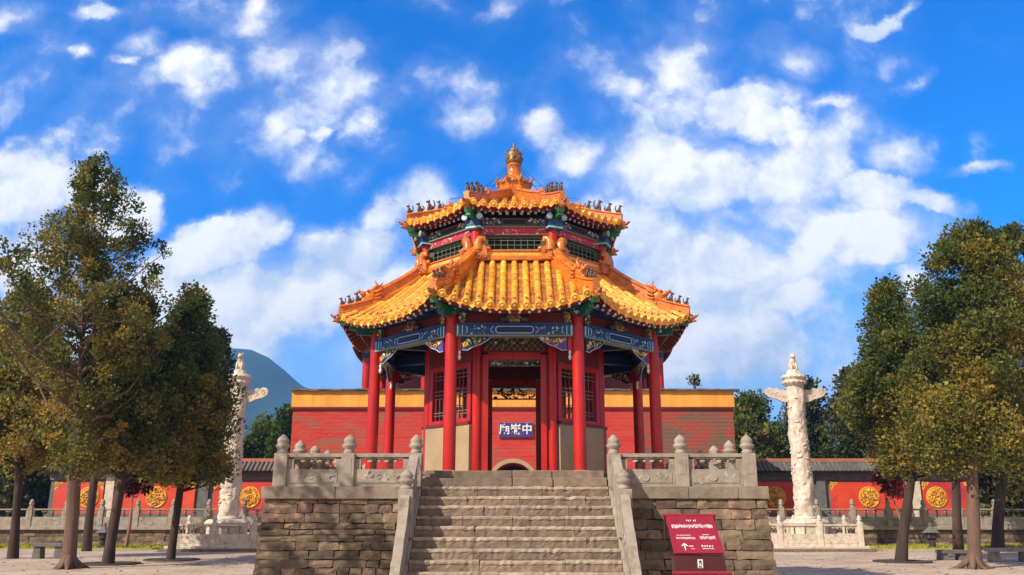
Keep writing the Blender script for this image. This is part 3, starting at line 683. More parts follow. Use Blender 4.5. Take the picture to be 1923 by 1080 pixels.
# --- roofs
class Roof: pass
def roofP(R, t, s, dz=0):
    a = R.ae + (R.at - R.ae) * s; fl = R.out * abs(t) ** 3 * (1 - s) ** 2; w = T * (a + fl)
    return Vector((t * w, -(a + fl), R.ze + (R.zt - R.ze) * ((1 - R.cv) * s + R.cv * s * s) + R.up * abs(t) ** 2.6 * (1 - s) ** 2 + dz))
def tx(R, x0, s):
    t = x0 / (T * (R.ae + (R.at - R.ae) * s))
    for _ in range(3):
        p = roofP(R, max(-1, min(1, t)), s); w = p.x / t if abs(t) > 1e-6 else 1
        t = x0 / abs(w) if abs(t) > 1e-6 else 0
    return t
def roof_side(R, parent, pitch, rt):
    b = MB(); he = T * (R.ae + R.out) ; n = int((he * .985 - pitch * .35) / pitch)
    xs = [i * pitch for i in range(-n, n + 1)]
    ntile = R.nt
    for x0 in xs:
        # last s before the hip
        smax = 1.0
        for i in range(1, 101):
            if abs(tx(R, x0, i / 100)) > .965: smax = i / 100; break
        cnt = max(1, round(ntile * smax))
        for q in range(cnt):
            s0, s1 = smax * q / cnt, min(smax, smax * (q + 1) / cnt + .006)
            if s0 >= 1: break
            p0, p1 = roofP(R, tx(R, x0, s0), s0), roofP(R, tx(R, x0, s1), s1)
            if q == 0: p0 += (p0 - p1).normalized() * .03
            d = (p1 - p0).normalized(); nrm = Vector((1, 0, 0)).cross(d).normalized()
            if nrm.z < 0: nrm = -nrm
            vs = []; jx = random.uniform(-.004, .004); seg = 6
            for (p, rr) in ((p0, rt * 1.07), (p1, rt * .90)):
                for k in range(seg + 1):
                    a = math.pi * k / seg; vs.append(p + Vector((1, 0, 0)) * (math.cos(a) * rr + jx) + nrm * (math.sin(a) * rr * 1.05 + .012))
            m_ = seg + 1
            b.add(vs, [(k, k + 1, k + 1 + m_, k + m_) for k in range(seg)], 'tile', True); b.add(vs[:m_], [tuple(range(m_))], 'tile')
    def segs(x):   # pan tiles between two tube rows
        smax = 1.0
        for i in range(1, 101):
            if abs(tx(R, x, i / 100)) > .985: smax = i / 100; break
        cn = max(1, round(R.nc * smax)); w2 = pitch / 2
        for q in range(cn):
            s0, s1 = smax * q / cn, smax * (q + 1) / cn
            row = []
            for (s_, lift) in ((s0, .022), (s1, .004)):
                for e in (-1, -.4, .4, 1):
                    tt = max(-1, min(1, tx(R, x + e * w2, s_))); p = roofP(R, tt, s_); row.append(p + Vector((0, 0, lift + (.012 if abs(e) > .8 else -.008))))
            fr = [p - Vector((0, 0, .02)) for p in row[:4]]
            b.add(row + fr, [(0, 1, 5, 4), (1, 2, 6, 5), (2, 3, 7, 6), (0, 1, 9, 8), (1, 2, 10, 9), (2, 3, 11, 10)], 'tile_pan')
    for x in [i * pitch + pitch / 2 for i in range(-n - 1, n + 1)]: segs(x)
    so_ = b.build('roof_slope', parent, recalc=False)
    b = MB()   # eave ends: round caps and pointed drip tiles
    for x0 in xs:
        p = roofP(R, tx(R, x0, 0), 0); q = roofP(R, tx(R, x0, .05), .05); d = (p - q).normalized(); c = p + d * .036 + Vector((0, 0, .02))
        X = Matrix.Translation(c) @ d.to_track_quat('Z', 'Y').to_matrix().to_4x4(); b.X = X
        b.lathe([(rt * 1.22, -.02), (rt * 1.25, .0), (rt * 1.05, .012), (rt * .9, .006)], 'tile', 12); b.ell((0, 0, .008), (rt * .55, rt * .55, .014), 'tile')
        b.X = Matrix()
        b.lathe([(.020, .05), (.028, .065), (.016, .09), (.004, .105)], 'beast', 6, roofP(R, tx(R, x0, .07), .07) + Vector((0, 0, rt * .6)))
    for x0 in [i * pitch + pitch / 2 for i in range(-n - 1, n + 1)]:
        p = roofP(R, max(-1, min(1, tx(R, x0, 0))), 0); w = pitch * .40
        b.prism([(p.x - w, p.z + .02), (p.x + w, p.z + .02), (p.x + w * .8, p.z - .035), (p.x + w * .3, p.z - .075), (p.x, p.z - .10), (p.x - w * .3, p.z - .075), (p.x - w * .8, p.z - .035)], p.y - .012, p.y + .012, 'tile')
    b.tube([roofP(R, u / 12 - 1, 0) + Vector((0, .01, .0)) for u in range(25)], .022, 'tile', 6)
    b.build('eave_tile_row', so_)
    b = MB()   # boarded soffit with its edge board
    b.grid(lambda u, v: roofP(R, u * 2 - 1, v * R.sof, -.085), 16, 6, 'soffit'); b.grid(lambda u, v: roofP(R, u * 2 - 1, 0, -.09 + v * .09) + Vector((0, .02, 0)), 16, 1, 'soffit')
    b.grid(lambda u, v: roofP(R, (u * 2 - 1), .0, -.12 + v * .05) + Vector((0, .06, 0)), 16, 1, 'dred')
    b.build('soffit', so_)
    b = MB(); nr = int(2 * he / (pitch * .82))
    for i in range(nr):
        t = -1 + 2 * (i + .5) / nr
        for (sa, sb, w, dz, mm, end) in ((.035, R.sof * .55, .055, -.135, 'soffit', 'white'), (.16, R.sof, .07, -.19, 'soffit', 'lblue')):
            a, c = roofP(R, t, sa, dz), roofP(R, t, sb, dz); b.bar(a, c, w, w, mm)
            dd = (a - c).normalized(); b.bar(a - dd * .002, a + dd * .007, w * .86, w * .86, end)
    b.build('rafter_row', so_)
    ring(so_)
    return so_
def hip_line(R, s, dz=0):      # along the corner to the right of the front side
    return roofP(R, 1, s, dz)
def hip_ridge(R, parent, hu, hl, w, split, nbeast, bs, bm, head=1.0, top=1.0):
    b = MB()
    def sweep(s0, s1, h, w, n=10, m='ridge'):
        rows = []
        for i in range(n + 1):
            s = s0 + (s1 - s0) * i / n; p = hip_line(R, s); d = (hip_line(R, min(1, s + .01)) - hip_line(R, max(0, s - .01))).normalized()
            x = Vector((d.y, -d.x, 0)).normalized()
            up = Vector((0, 0, 1))
            for (e, z) in ((-.5, -.05), (-.5, h * .25), (-.36, h * .3), (-.36, h * .72), (-.52, h * .78), (-.42, h * .92), (0, h), (.42, h * .92), (.52, h * .78), (.36, h * .72), (.36, h * .3), (.5, h * .25), (.5, -.05)):
                rows.append(p + x * e * w + up * z)
        k = 13; b.add(rows, [(i * k + j, i * k + j + 1, (i + 1) * k + j + 1, (i + 1) * k + j) for i in range(n) for j in range(k - 1)], m, False)
        b.add(rows[:k], [tuple(range(k))], m); b.add(rows[-k:], [tuple(range(k))[::-1]], m)
    sweep(split, top, hu, w); sweep(.0, split + .02, hl, w * .85)
    # dragon heads: at the step and at the eave corner
    d = (hip_line(R, 0) - hip_line(R, .3)); az = math.atan2(d.y, d.x); pl = math.atan2(-d.z, math.hypot(d.x, d.y))
    o = b.build('hip_ridge', parent, recalc=False)
    b = MB(); b.X = Matrix.Translation(hip_line(R, split) + Vector((0, 0, hl * .3))) @ Matrix.Rotation(az, 4, 'Z'); dragon_head(b, 'ridge', head); b.build('ridge_dragon_head', o)
    b = MB(); e = hip_line(R, 0); b.X = Matrix.Translation(e + Vector((0, 0, -.17)) - Vector((math.cos(az), math.sin(az), 0)) * .02) @ Matrix.Rotation(az, 4, 'Z')
    dragon_head(b, 'beast', .66); b.X = Matrix()
    b.bar(hip_line(R, .02, -.16), hip_line(R, R.sof, -.16), .14, .17, 'green'); b.build('corner_beam', o)
    for i in range(nbeast):
        s = .03 + (split - .10) * i / max(1, nbeast - 1) if nbeast > 1 else .05
        me = beast_mesh(bm, bs * (1 + .12 * ((i * 7) % 3 - 1)), i); q = bpy.data.objects.new('roof_beast', me); place(q, o, hip_line(R, s, hl * .95)); q.rotation_euler = (0, 0, az)
    ring(o); return o
L1 = Roof(); L1.ae, L1.at, L1.ze, L1.zt, L1.cv, L1.out, L1.up, L1.nt, L1.nc, L1.sof = 3.60, 1.99, 3.00, 4.34, .22, .09, .30, 7, 17, .52
U1 = Roof(); U1.ae, U1.at, U1.ze, U1.zt, U1.cv, U1.out, U1.up, U1.nt, U1.nc, U1.sof = 2.33, .26, 5.47, 6.42, .20, .08, .08, 7, 17, .30
roof_side(L1, pav, .225, .066); roof_side(U1, pav, .215, .062)
hip_ridge(L1, pav, .40, .23, .22, .36, 4, .8, 'dark_beast', 1.05)
hip_ridge(U1, pav, .28, .22, .18, .40, 4, .95, 'dark_beast', .62)
# upper storey
uv = Vector((AD * T, -AD, 0))
b = MB(); b.lathe([(.115, 4.2), (.110, 5.06)], M['red'], 18, uv); o = b.build('upper_column', pav)
b = MB(); b.X = Matrix.Translation(uv) @ Matrix.Rotation(math.pi / 8, 4, 'Z'); b.box((0, 0, 5.17), (.30, .30, .22), 'teal'); b.box((0, 0, 5.10), (.34, .34, .03), 'lblue'); b.box((0, 0, 5.20), (.315, .315, .07), 'blue')
b.box((0, -.16, 5.33), (.10, .5, .09), 'green')
for s_ in (-1, 1):
    b.X = Matrix.Translation(uv) @ Matrix.Rotation(math.pi / 8, 4, 'Z') @ Matrix.Translation((s_ * .17, -.12, 5.31)) @ Matrix.Rotation(math.pi / 2, 4, 'X'); b.lathe([(.055, -.02), (.062, .10), (.05, .12), (.035, .10)], 'greywall', 12); b.lathe([(.064, .085), (.070, .10), (.064, .115)], 'lblue', 14)
b.build('upper_capital', o, (0, 0, -.03)); ring(o)
hwu = AD * T - .11
b = MB(); b.box((0, -AD + .02, 5.10), (2 * hwu + .1, .10, .17), 'band'); b.box((0, -AD, 5.195), (2 * hwu + .06, .16, .02), 'mullion'); b.box((0, -AD, 5.01), (2 * hwu + .06, .16, .02), 'frame')
b.box((0, -AD + .02, 5.30), (2 * hwu + .1, .14, .18), 'dblue')
ub = b.build('upper_beam', pav, (0, 0, -.085))
b = MB(); b.box((0, -AD - .031, 5.10), (1.24, .004, .085), 'band'); relief(b, -.24, .24, 5.05, 5.15, -AD - .032, 30, ['white', 'gold', 'band'], (.012, .025), .006, 21)
for s_ in (-1, 1): relief(b, s_ * .5 - .12, s_ * .5 + .12, 5.04, 5.15, -AD - .032, 12, ['white', 'purple', 'gold'], (.012, .03), .006, 22 + s_)
b.build('band_painting', ub)
b = MB(); yb = -AD - .052
outline(-.26, .26, 5.24, 5.37, .04, 'frame', .014); b.box((0, yb, 5.305), (.44, .01, .08), 'dark')
for s_ in (-1, 1): relief(b, s_ * .48 - .18, s_ * .48 + .18, 5.23, 5.38, yb, 40, ['carved', 'white', 'frame', 'teal'], (.015, .035), .012, 31 + s_)
b.build('carved_frieze', ub); ring(ub)
b = MB()
for s_ in (-1, 1): b.box((s_ * (hwu - .06), -AD + .03, 4.76), (.14, .08, .5), 'frame')
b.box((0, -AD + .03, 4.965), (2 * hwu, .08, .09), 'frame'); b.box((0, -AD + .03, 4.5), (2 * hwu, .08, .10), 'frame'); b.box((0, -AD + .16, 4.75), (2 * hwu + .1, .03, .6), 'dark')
uw = b.build('upper_window', pav, (0, 0, -.06))
b = MB()
for i in range(9): b.box((-hwu + .14 + i * (2 * hwu - .28) / 8, -AD + .0, 4.74), (.008, .02, .42), 'mullion')
for z in (4.58, 4.68, 4.78, 4.88): b.box((0, -AD + .002, z), (2 * hwu - .26, .016, .008), 'mullion')
b.build('window_lattice', uw); ring(uw)
# ridge band round the foot of the upper storey with curling ridge ends
hr = 2.02 * T; RBZ = -.05
b = MB(); b.box((0, -2.04, 4.46), (2 * hr, .14, .10), 'ridge'); b.box((0, -2.03, 4.555), (2 * hr - .04, .10, .09), 'tile'); b.box((0, -2.04, 4.615), (2 * hr - .02, .14, .03), 'ridge'); rb = b.build('enclosing_ridge', pav, (0, 0, -.06), bevel=.008)
for s_ in (-1, 1):
    b = MB(); c = s_ * (hr - .13)
    b.prism([(c - .15, 4.42), (c + .15, 4.42), (c + .14, 4.62), (c + s_ * -.02 + .08, 4.72), (c - .10, 4.70), (c - .15, 4.6)], -2.17, -2.07, 'ridge')
    b.tube([(c + s_ * .04, -2.12, 4.62), (c + s_ * .05, -2.12, 4.76), (c + s_ * .0, -2.12, 4.86), (c - s_ * .08, -2.12, 4.87), (c - s_ * .10, -2.12, 4.80)], [.10, .10, .085, .065, .035], 'ridge', 8)
    relief(b, c - .12, c + .12, 4.46, 4.66, -2.175, 14, ['ridge', 'beast'], (.025, .05), .02, 41 + s_)
    b.ell((c - s_ * .16, -2.12, 4.66), (.07, .04, .05), 'ridge')
    b.build('ridge_end_scroll', rb)
ring(rb)
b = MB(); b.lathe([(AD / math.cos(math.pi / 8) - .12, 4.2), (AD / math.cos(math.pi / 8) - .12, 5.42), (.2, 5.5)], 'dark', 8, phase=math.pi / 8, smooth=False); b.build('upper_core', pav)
# finial
b = MB()
b.lathe([(.40, 6.30), (.42, 6.56), (.36, 6.62), (.40, 6.72), (.38, 6.80), (.31, 6.86)], 'ridge', 8, phase=math.pi / 8, smooth=False)
b.lathe([(.30, 6.85), (.26, 6.90), (.19, 6.95), (.20, 6.98), (.165, 7.01), (.16, 7.20), (.185, 7.23), (.165, 7.26), (.13, 7.27)], 'ridge', 20)
fn = b.build('finial', pav, (0, 0, .10))
b = MB()
for k in range(8):
    b.X = Matrix.Rotation(OCT[k] + math.pi / 8, 4, 'Z'); b.tube([(.34, 0, 6.60), (.42, 0, 6.64), (.46, 0, 6.71), (.43, 0, 6.77)], [.045, .036, .028, .014], 'beast', 7)
    b.X = Matrix.Rotation(OCT[k], 4, 'Z'); b.ell((.37, 0, 6.62), (.03, .09, .05), 'beast')
b.build('lotus_petal_ring', fn, (0, 0, .11))
b = MB(); b.lathe([(.14, 7.26), (.19, 7.29), (.20, 7.36), (.185, 7.45), (.20, 7.50), (.18, 7.56), (.11, 7.60), (.115, 7.63), (.065, 7.69), (.034, 7.72), (.028, 7.76), (.038, 7.785), (.028, 7.81), (.005, 7.83)], 'brass', 20)
for k in range(8):
    b.X = Matrix.Rotation(OCT[k], 4, 'Z'); b.ell((.19, 0, 7.40), (.03, .045, .06), 'dark_beast'); b.tube([(.18, 0, 7.53), (.235, 0, 7.56), (.23, 0, 7.60)], [.016, .013, .006], 'brass', 5)
b.build('bulb', fn)
b = MB(); p = hip_line(U1, .42, .3); q0 = Vector((.15, 0, 7.24)); q0.rotate(Euler((0, 0, math.atan2(p.y, p.x))))
b.tube([q0.lerp(p, i / 10) - Vector((0, 0, .22 * math.sin(math.pi * i / 10))) for i in range(11)], .006, 'metal', 5)
ch = b.build('stay_chain', fn); ring(ch)

# ------------------------------------------------------------------ gate tower behind the pavilion
tw = thing('gate_tower', 'long red gate tower wall with an ochre top band and an arched gateway', 'gate tower', (0, TY, TZ))
TWX, H1, H2 = 11.84, 7.14 - TZ, 8.02 - TZ
def z_(w): return w - TZ
RA, ZS = 1.18, 4.41 - .18 - 1.18 - TZ          # arch inner radius and springing height
b = MB(); n = 20
arc = [(RA * math.cos(math.pi * i / n), ZS + RA * math.sin(math.pi * i / n)) for i in range(n + 1)]
b.box((-(TWX + RA) / 2, 5, H1 / 2), (TWX - RA, 10, H1), 'redwall'); b.box(((6.6 + RA) / 2, 5, H1 / 2), (6.6 - RA, 10, H1), 'redwall'); b.box(((TWX + 6.6) / 2, 5, H1 / 2), (TWX - 6.6, 10, H1), 'peeled')
for i in range(n):      # wall over the arch
    (x0, z0), (x1, z1) = arc[i], arc[i + 1]
    b.add([(x0, 0, z0), (x1, 0, z1), (x1, 0, H1), (x0, 0, H1), (x0, 10, z0), (x1, 10, z1)], [(0, 1, 2, 3), (0, 1, 5, 4)], 'redwall')
b.add([(-RA, 0, H1), (RA, 0, H1), (RA, 10, H1), (-RA, 10, H1)], [(0, 1, 2, 3)], 'redwall')
b.build('base_wall', tw, recalc=False)
b = MB(); ro = RA + .2
for i in range(n):
    a0, a1 = math.pi * i / n, math.pi * (i + 1) / n
    vs = [(r * math.cos(a), y, ZS + r * math.sin(a)) for a in (a0, a1) for r in (RA - .01, ro) for y in (-.07, .3)]
    b.add(vs, [(0, 2, 6, 4), (2, 3, 7, 6), (0, 4, 5, 1), (1, 5, 7, 3)], 'plaster')
for s_ in (-1, 1): b.box((s_ * (RA + .095), .115, ZS / 2), (.21, .37, ZS), 'plaster')
b.build('arch_surround', tw, recalc=False)
b = MB(); b.box((0, 3.4, 2.2), (2.4, .1, 4.4), M['dark']); 
for s_ in (-1, 1):
    for i in range(4):
        for j in range(6): b.ell((s_ * (.25 + i * .25), 3.33, .5 + j * .45), (.05, .04, .05), 'gold')
b.build('gate_door', tw)
b = MB(); b.box((0, 5, (H1 + H2) / 2), (2 * TWX + .16, 10.16, H2 - H1), 'ochre'); b.box((0, -.06, H1 - .03), (2 * TWX + .3, .16, .09), 'dred'); b.build('parapet_band', tw)
b = MB(); rg = random.Random(9); x = -TWX - .15
while x < TWX + .1:
    l = rg.uniform(.25, .6); b.box((x + l / 2, -.02, H2 + .045 + rg.uniform(-.01, .02)), (l - .01, .5, .09), 'greytile', jit=.012); x += l
b.box((0, 5.3, H2 + .03), (2 * TWX + .2, 10, .06), 'greytile'); b.build('parapet_coping', tw)
pq = thing('name_plaque', 'small blue plaque with three white characters above the gate arch', 'plaque', at(968.5, 807.5, TY - .07))
b = MB(); b.box((0, 0, 0), (1.84, .08, .80), 'carved'); b.box((0, -.035, 0), (1.76, .06, .74), 'plaqueblue'); b.build('board', pq)
def text_mesh(name, body, size, m, parent, loc, rot=(math.pi / 2, 0, 0), ext=.01, bold=.0):
    cu = bpy.data.curves.new(name, 'FONT'); cu.body = body; cu.size = size; cu.align_x = 'CENTER'; cu.align_y = 'CENTER'; cu.extrude = ext; cu.offset = bold
    o = bpy.data.objects.new(name, cu); sc.collection.objects.link(o)
    me = bpy.data.meshes.new_from_object(o.evaluated_get(bpy.context.evaluated_depsgraph_get())); bpy.data.objects.remove(o)
    me.materials.clear(); me.materials.append(M[m]); q = bpy.data.objects.new(name, me); place(q, parent, loc); q.rotation_euler = rot; return q
bpy.context.view_layer.update()
for i, chx in enumerate('廟嶽中'): text_mesh('character', chx, .58, 'white', pq, ((i - 1) * .60, -.07, .0), bold=.012)
# hall on top of the wall
b = MB(); b.lathe([(.24, 0), (.24, 2.05)], 'red', 16); c0 = b.build('hall_column', tw, (-8.35, 2.2, H2 + .06))
for x in (-5.0, -1.7, 1.7, 5.0, 8.35): dup(c0, tw, (x, 2.2, H2 + .06))
for y in (5.5, 8.3):
    for x in (-8.35, 8.35): dup(c0, tw, (x, y, H2 + .06))
b = MB(); b.box((0, 5.4, H2 + 1.1), (14.6, 4.8, 2.1), 'dred'); b.build('hall_wall', tw)
b = MB(); zt = H2 + 2.05
b.box((0, 2.2, zt + .05), (17.2, .26, .3), 'carved'); b.box((0, 8.3, zt + .05), (17.2, .26, .3), 'carved')
for s_ in (-1, 1): b.box((s_ * 8.35, 5.25, zt + .05), (.26, 5.8, .3), 'carved')
rg = random.Random(2)
for i in range(13):
    for y in (2.0, 8.5): b.box((-8.35 + i * 1.39, y, zt + .28), (.5, .6, .2), 'green' if i % 2 else 'blue')
b.build('hall_beam', tw)
b = MB(); ex, ey0, ey1, rx, zr = 9.0, .95, 9.6, 5.8, zt + 3.0
def hall(u, v, k, dz=0):
    s = v; g_ = .7 * s + .3 * s * s
    A = [((-ex, ey0), (ex, ey0), (-rx, 5.3), (rx, 5.3)), ((ex, ey1), (-ex, ey1), (rx, 5.3), (-rx, 5.3)), ((-ex, ey1), (-ex, ey0), (-rx, 5.3), (-rx, 5.3)), ((ex, ey0), (ex, ey1), (rx, 5.3), (rx, 5.3))][k]
    p = Vector(A[0]).lerp(Vector(A[1]), u).lerp(Vector(A[2]).lerp(Vector(A[3]), u), s)
    return (p.x, p.y, zt + .35 + (zr - zt) * g_ + .35 * abs(2 * u - 1) ** 4 * (1 - s) ** 2 + dz)
for k in range(4):
    nu = 60 if k < 2 else 30
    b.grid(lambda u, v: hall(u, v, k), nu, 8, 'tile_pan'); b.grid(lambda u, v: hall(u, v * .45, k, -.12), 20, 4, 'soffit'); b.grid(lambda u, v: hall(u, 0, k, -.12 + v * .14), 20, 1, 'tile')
    for i in range(nu):
        pts = [Vector(hall((i + .5) / nu, q / 6 * .98, k, .03)) for q in range(7)]; b.tube(pts, .075, 'tile', 6)
        pa, pc = Vector(hall((i + .5) / nu, .03, k, -.2)), Vector(hall((i + .5) / nu, .4, k, -.2)); b.bar(pa, pc, .1, .1, 'soffit')
b.build('hall_roof', tw, recalc=False)

# ------------------------------------------------------------------ wing walls with gold medallions
def wing(sx, label):
    WY, h0 = 52.0, TZ
    r = thing('wing_wall', label, 'wall', (sx * 19.0, WY, h0), 0, 'red wing walls either side of the gate tower')
    def X(x): return sx * (x - 19.0)
    x0, x1 = 11.9, 27.5
    b = MB(); b.box((X((x0 + x1) / 2), .35, 1.45), (x1 - x0, .6, 2.9), 'greywall'); b.box((X((x0 + x1) / 2), .28, .35), (x1 - x0, .75, .7), 'greywall'); b.box((X((x0 + x1) / 2), .33, 2.72), (x1 - x0 + .1, .74, .2), 'greytile'); b.box((X((x0 + x1) / 2), .33, 2.93), (x1 - x0 + .1, .9, .22), 'greywall'); b.build('wall_body', r)
    for (a, c, mx) in ((12.3, 17.75, 15.55), (18.85, 23.55, 21.1), (24.3, 27.2, 25.1)):
        b = MB(); b.box((X((a + c) / 2), -.01, 1.58), (c - a, .10, 1.85), 'redpanel'); p = b.build('red_panel', r)
        b = MB(); cx = X(mx); R_ = .62; b.X = Matrix.Translation((cx, -.09, 1.62)) @ Matrix.Rotation(math.pi / 2, 4, 'X'); b.lathe([(R_, -.05), (R_, .0), (R_ * .93, .03), (R_ * .86, .0)], 'gold', 26); b.X = Matrix()
        relief(b, cx - .5, cx + .5, 1.15, 2.1, -.10, 60, ['gold', 'gold', 'beast'], (.07, .15), .05, 71 + int(mx), lambda x, z: (x - cx) ** 2 + (z - 1.62) ** 2 < .25)
        b.build('medallion', p)
        b = MB()
        for ex in (a, c):
            s2 = 1 if X(ex) < X((a + c) / 2) else -1
            if True: b.add([(X(ex), -.065, 2.5), (X(ex) + s2 * .5, -.065, 2.5), (X(ex), -.065, 2.0)], [(0, 1, 2)], 'gold'); relief(b, min(X(ex), X(ex) + s2 * .35), max(X(ex), X(ex) + s2 * .35), 2.25, 2.5, -.07, 8, ['gold'], (.06, .1), .03, 5)
        b.build('corner_ornament', p)
    for px_ in (18.3, 23.92):
        b = MB(); b.box((X(px_), -.02, 1.4), (.5, .2, 2.8), 'greywall' if px_ < 20 else 'marble'); b.build('pilaster', r)
    b = MB(); L_ = x1 - x0 + .4; cx = X((x0 + x1) / 2)   # tiled coping
    for s_ in (-1, 1):
        b.add([(cx - L_ / 2, .33, 3.75), (cx + L_ / 2, .33, 3.75), (cx + L_ / 2, .33 + s_ * .85, 3.12), (cx - L_ / 2, .33 + s_ * .85, 3.12)], [(0, 1, 2, 3)], 'greytile')
        b.add([(cx - L_ / 2, .33, 3.04), (cx + L_ / 2, .33, 3.04), (cx + L_ / 2, .33 + s_ * .85, 3.04), (cx - L_ / 2, .33 + s_ * .85, 3.04)], [(0, 1, 2, 3)], 'greywall')
        n = int(L_ / .26)
        for i in range(n):
            x = cx - L_ / 2 + (i + .5) * L_ / n; b.tube([(x, .33 + s_ * .1, 3.72), (x, .33 + s_ * .45, 3.44), (x, .33 + s_ * .92, 3.12)], .075, 'greytile', 6)
    b.box((cx, .33, 3.78), (L_, .3, .22), 'terra'); b.build('tile_coping', r)
wing(-1, 'red wing wall with gold medallions behind the trees on the left')
wing(1, 'red wing wall with gold medallions behind the trees on the right')

# ------------------------------------------------------------------ terrace balustrades and retaining walls
for sx, sd in ((-1, 'left'), (1, 'right')):
    x0, x1 = 6.0, 33.0
    b = MB(); block_wall(b, (lambda u, z, d: (-33 + u, TY - .1 - d, z)) if sx < 0 else (lambda u, z, d: (6 + u, TY - .1 - d, z)), 27, 0, TZ - .12, 'wallstone', (.16, .26), (.4, 1.1), seed=20 + sx, out=.02)
    b.box((sx * 19.5, TY + .05, TZ / 2 - .05), (27, .24, TZ - .12), 'mortar'); b.box((sx * 19.5, TY - .02, TZ - .055), (27.2, .5, .13), 'stone')
    tag(b.build('retaining_wall', recalc=False), 'low brown stone retaining wall at the foot of the terrace on the %s' % sd, 'wall', 'low walls of the terrace')
    balustrade('terrace_balustrade', 'long grey stone balustrade on the terrace edge before the red wall on the %s' % sd, (sx * 6.6 if sx > 0 else -32.6, TY), (32.6 if sx > 0 else -6.6, TY), TZ + .01, 14, 'stone', .92, .24, .42, 1.0, .16, seed=30, group='terrace balustrades before the red walls', solid=.55)

# ------------------------------------------------------------------ carved marble ornamental columns
def huabiao(px, label, flabel, seed):
    D = 41.0; p = at(px, 975, D); X0 = p.x
    r = thing('ornamental_column', label, 'column', (X0, D, 0), 0, 'tall carved marble columns')
    b = MB(); b.lathe([(1.15, .2), (1.15, .45), (1.05, .5), (1.0, .62), (.92, .7), (.92, 1.0), (1.0, 1.08), (1.05, 1.2), (.95, 1.3), (.85, 1.36)], 'marble', 8, phase=math.pi / 8, smooth=False); b.build('pedestal', r, bevel=.02)
    rg = random.Random(seed); b = MB()
    nz, ns = 110, 44; zb, zt_ = 1.33, 7.6
    from mathutils import noise as mn
    vs = []
    for i in range(nz + 1):
        q = i / nz; z = zb + (zt_ - zb) * q; r0 = .45 - .075 * q
        for k in range(ns):
            a = 2 * math.pi * k / ns
            d = .035 * mn.noise(Vector((math.cos(a) * 2.2, math.sin(a) * 2.2, z * 2.2 + seed))) + .05 * mn.noise(Vector((math.cos(a) * 5, math.sin(a) * 5, z * 5))) 
            co = math.cos(a - z * 1.55 - seed); d += .06 * max(0, co - .72) / .28      # the dragon's body winding up the shaft
            rr = r0 + d; vs.append((rr * math.cos(a), rr * math.sin(a), z))
    b.add(vs, [(i * ns + k, i * ns + (k + 1) % ns, (i + 1) * ns + (k + 1) % ns, (i + 1) * ns + k) for i in range(nz) for k in range(ns)], 'marble', True)
    b.lathe([(.52, zb - .02), (.56, zb + .08), (.48, zb + .16), (.4, zb + .2)], 'marble', 20)
    for _ in range(110):
        a = rg.uniform(0, 6.28); z = rg.uniform(1.7, 7.3); r0 = .45 - .075 * (z - zb) / (zt_ - zb) + .02
        R = Matrix.Rotation(a, 3, 'Z') @ Matrix.Rotation(rg.uniform(-.8, .8), 3, 'X')
        b.ell((r0 * math.cos(a), r0 * math.sin(a), z), (.035, rg.uniform(.05, .11), rg.uniform(.025, .06)), 'marble', R)
    b.build('shaft', r)
    b = MB(); b.lathe([(.36, 7.5), (.42, 7.6), (.54, 7.66), (.56, 7.74), (.48, 7.82), (.50, 7.88), (.58, 7.94), (.58, 8.02), (.50, 8.1), (.36, 8.12)], 'marble', 22)
    for k in range(16): a = k * math.pi / 8; b.ell((.52 * math.cos(a), .52 * math.sin(a), 7.72), (.08, .08, .06), 'marble'); b.ell((.54 * math.cos(a + .2), .54 * math.sin(a + .2), 7.97), (.075, .075, .05), 'marble')
    b.build('capital', r)
    b = MB(); b.lathe([(.36, 8.1), (.30, 8.3), (.26, 8.36)], 'marble', 8, smooth=False)   # seated guardian beast
    b.ell((0, 0, 8.55), (.22, .22, .26), 'marble'); b.ell((0, -.05, 8.78), (.17, .16, .22), 'marble'); b.ell((0, -.12, 9.0), (.14, .17, .14), 'marble'); b.ell((0, -.27, 8.96), (.08, .09, .06), 'marble')
    for s_ in (-1, 1): b.tube([(s_ * .11, -.12, 8.72), (s_ * .12, -.2, 8.5), (s_ * .12, -.22, 8.36)], [.06, .05, .055], 'marble', 7); b.tube([(s_ * .08, -.08, 9.1), (s_ * .1, -.03, 9.2)], [.04, .01], 'marble', 6)
    b.tube([(0, .2, 8.45), (0, .3, 8.6), (0, .24, 8.8)], [.06, .05, .02], 'marble', 6); b.build('guardian_beast', r)
    b = MB()
    for s_ in (-1, 1):      # cloud board through the upper shaft
        top = [(s_ * .3, 7.34), (s_ * .7, 7.38), (s_ * .9, 7.46), (s_ * 1.05, 7.42), (s_ * 1.2, 7.50), (s_ * 1.36, 7.46), (s_ * 1.45, 7.32), (s_ * 1.42, 7.16), (s_ * 1.32, 7.06), (s_ * 1.15, 6.98), (s_ * .9, 6.92), (s_ * .65, 6.80), (s_ * .3, 6.78)]
        b.prism(top, -.07, .07, 'marble')
        for (x, z, q) in ((1.22, 7.26, .14), (.85, 7.16, .13), (.55, 7.05, .1)):
            for y in (-.075, .075): b.tube([(s_ * (x + q * (1 - a / 12) * math.cos(a)), y, z + q * (1 - a / 12) * math.sin(a)) for a in [i * .6 for i in range(13)]], .022, 'marble', 5)
    b.build('cloud_board', r, bevel=.02)
    f = thing('column_fence', flabel, 'balustrade', (X0, D, 0), 0, 'low marble fences round the carved columns')
    b = MB(); b.box((0, 0, .06), (4.5, 4.5, .12), 'step'); b.box((0, 0, .17), (4.1, 4.1, .12), 'marble'); b.build('base_slab', f, bevel=.02)
    pb, kb = post_mesh(1.0, .2, .32, 'marble'); hw_ = 1.78; po = None
    pts = [(-hw_, -hw_), (0, -hw_), (hw_, -hw_), (hw_, 0), (hw_, hw_), (0, hw_), (-hw_, hw_), (-hw_, 0)]
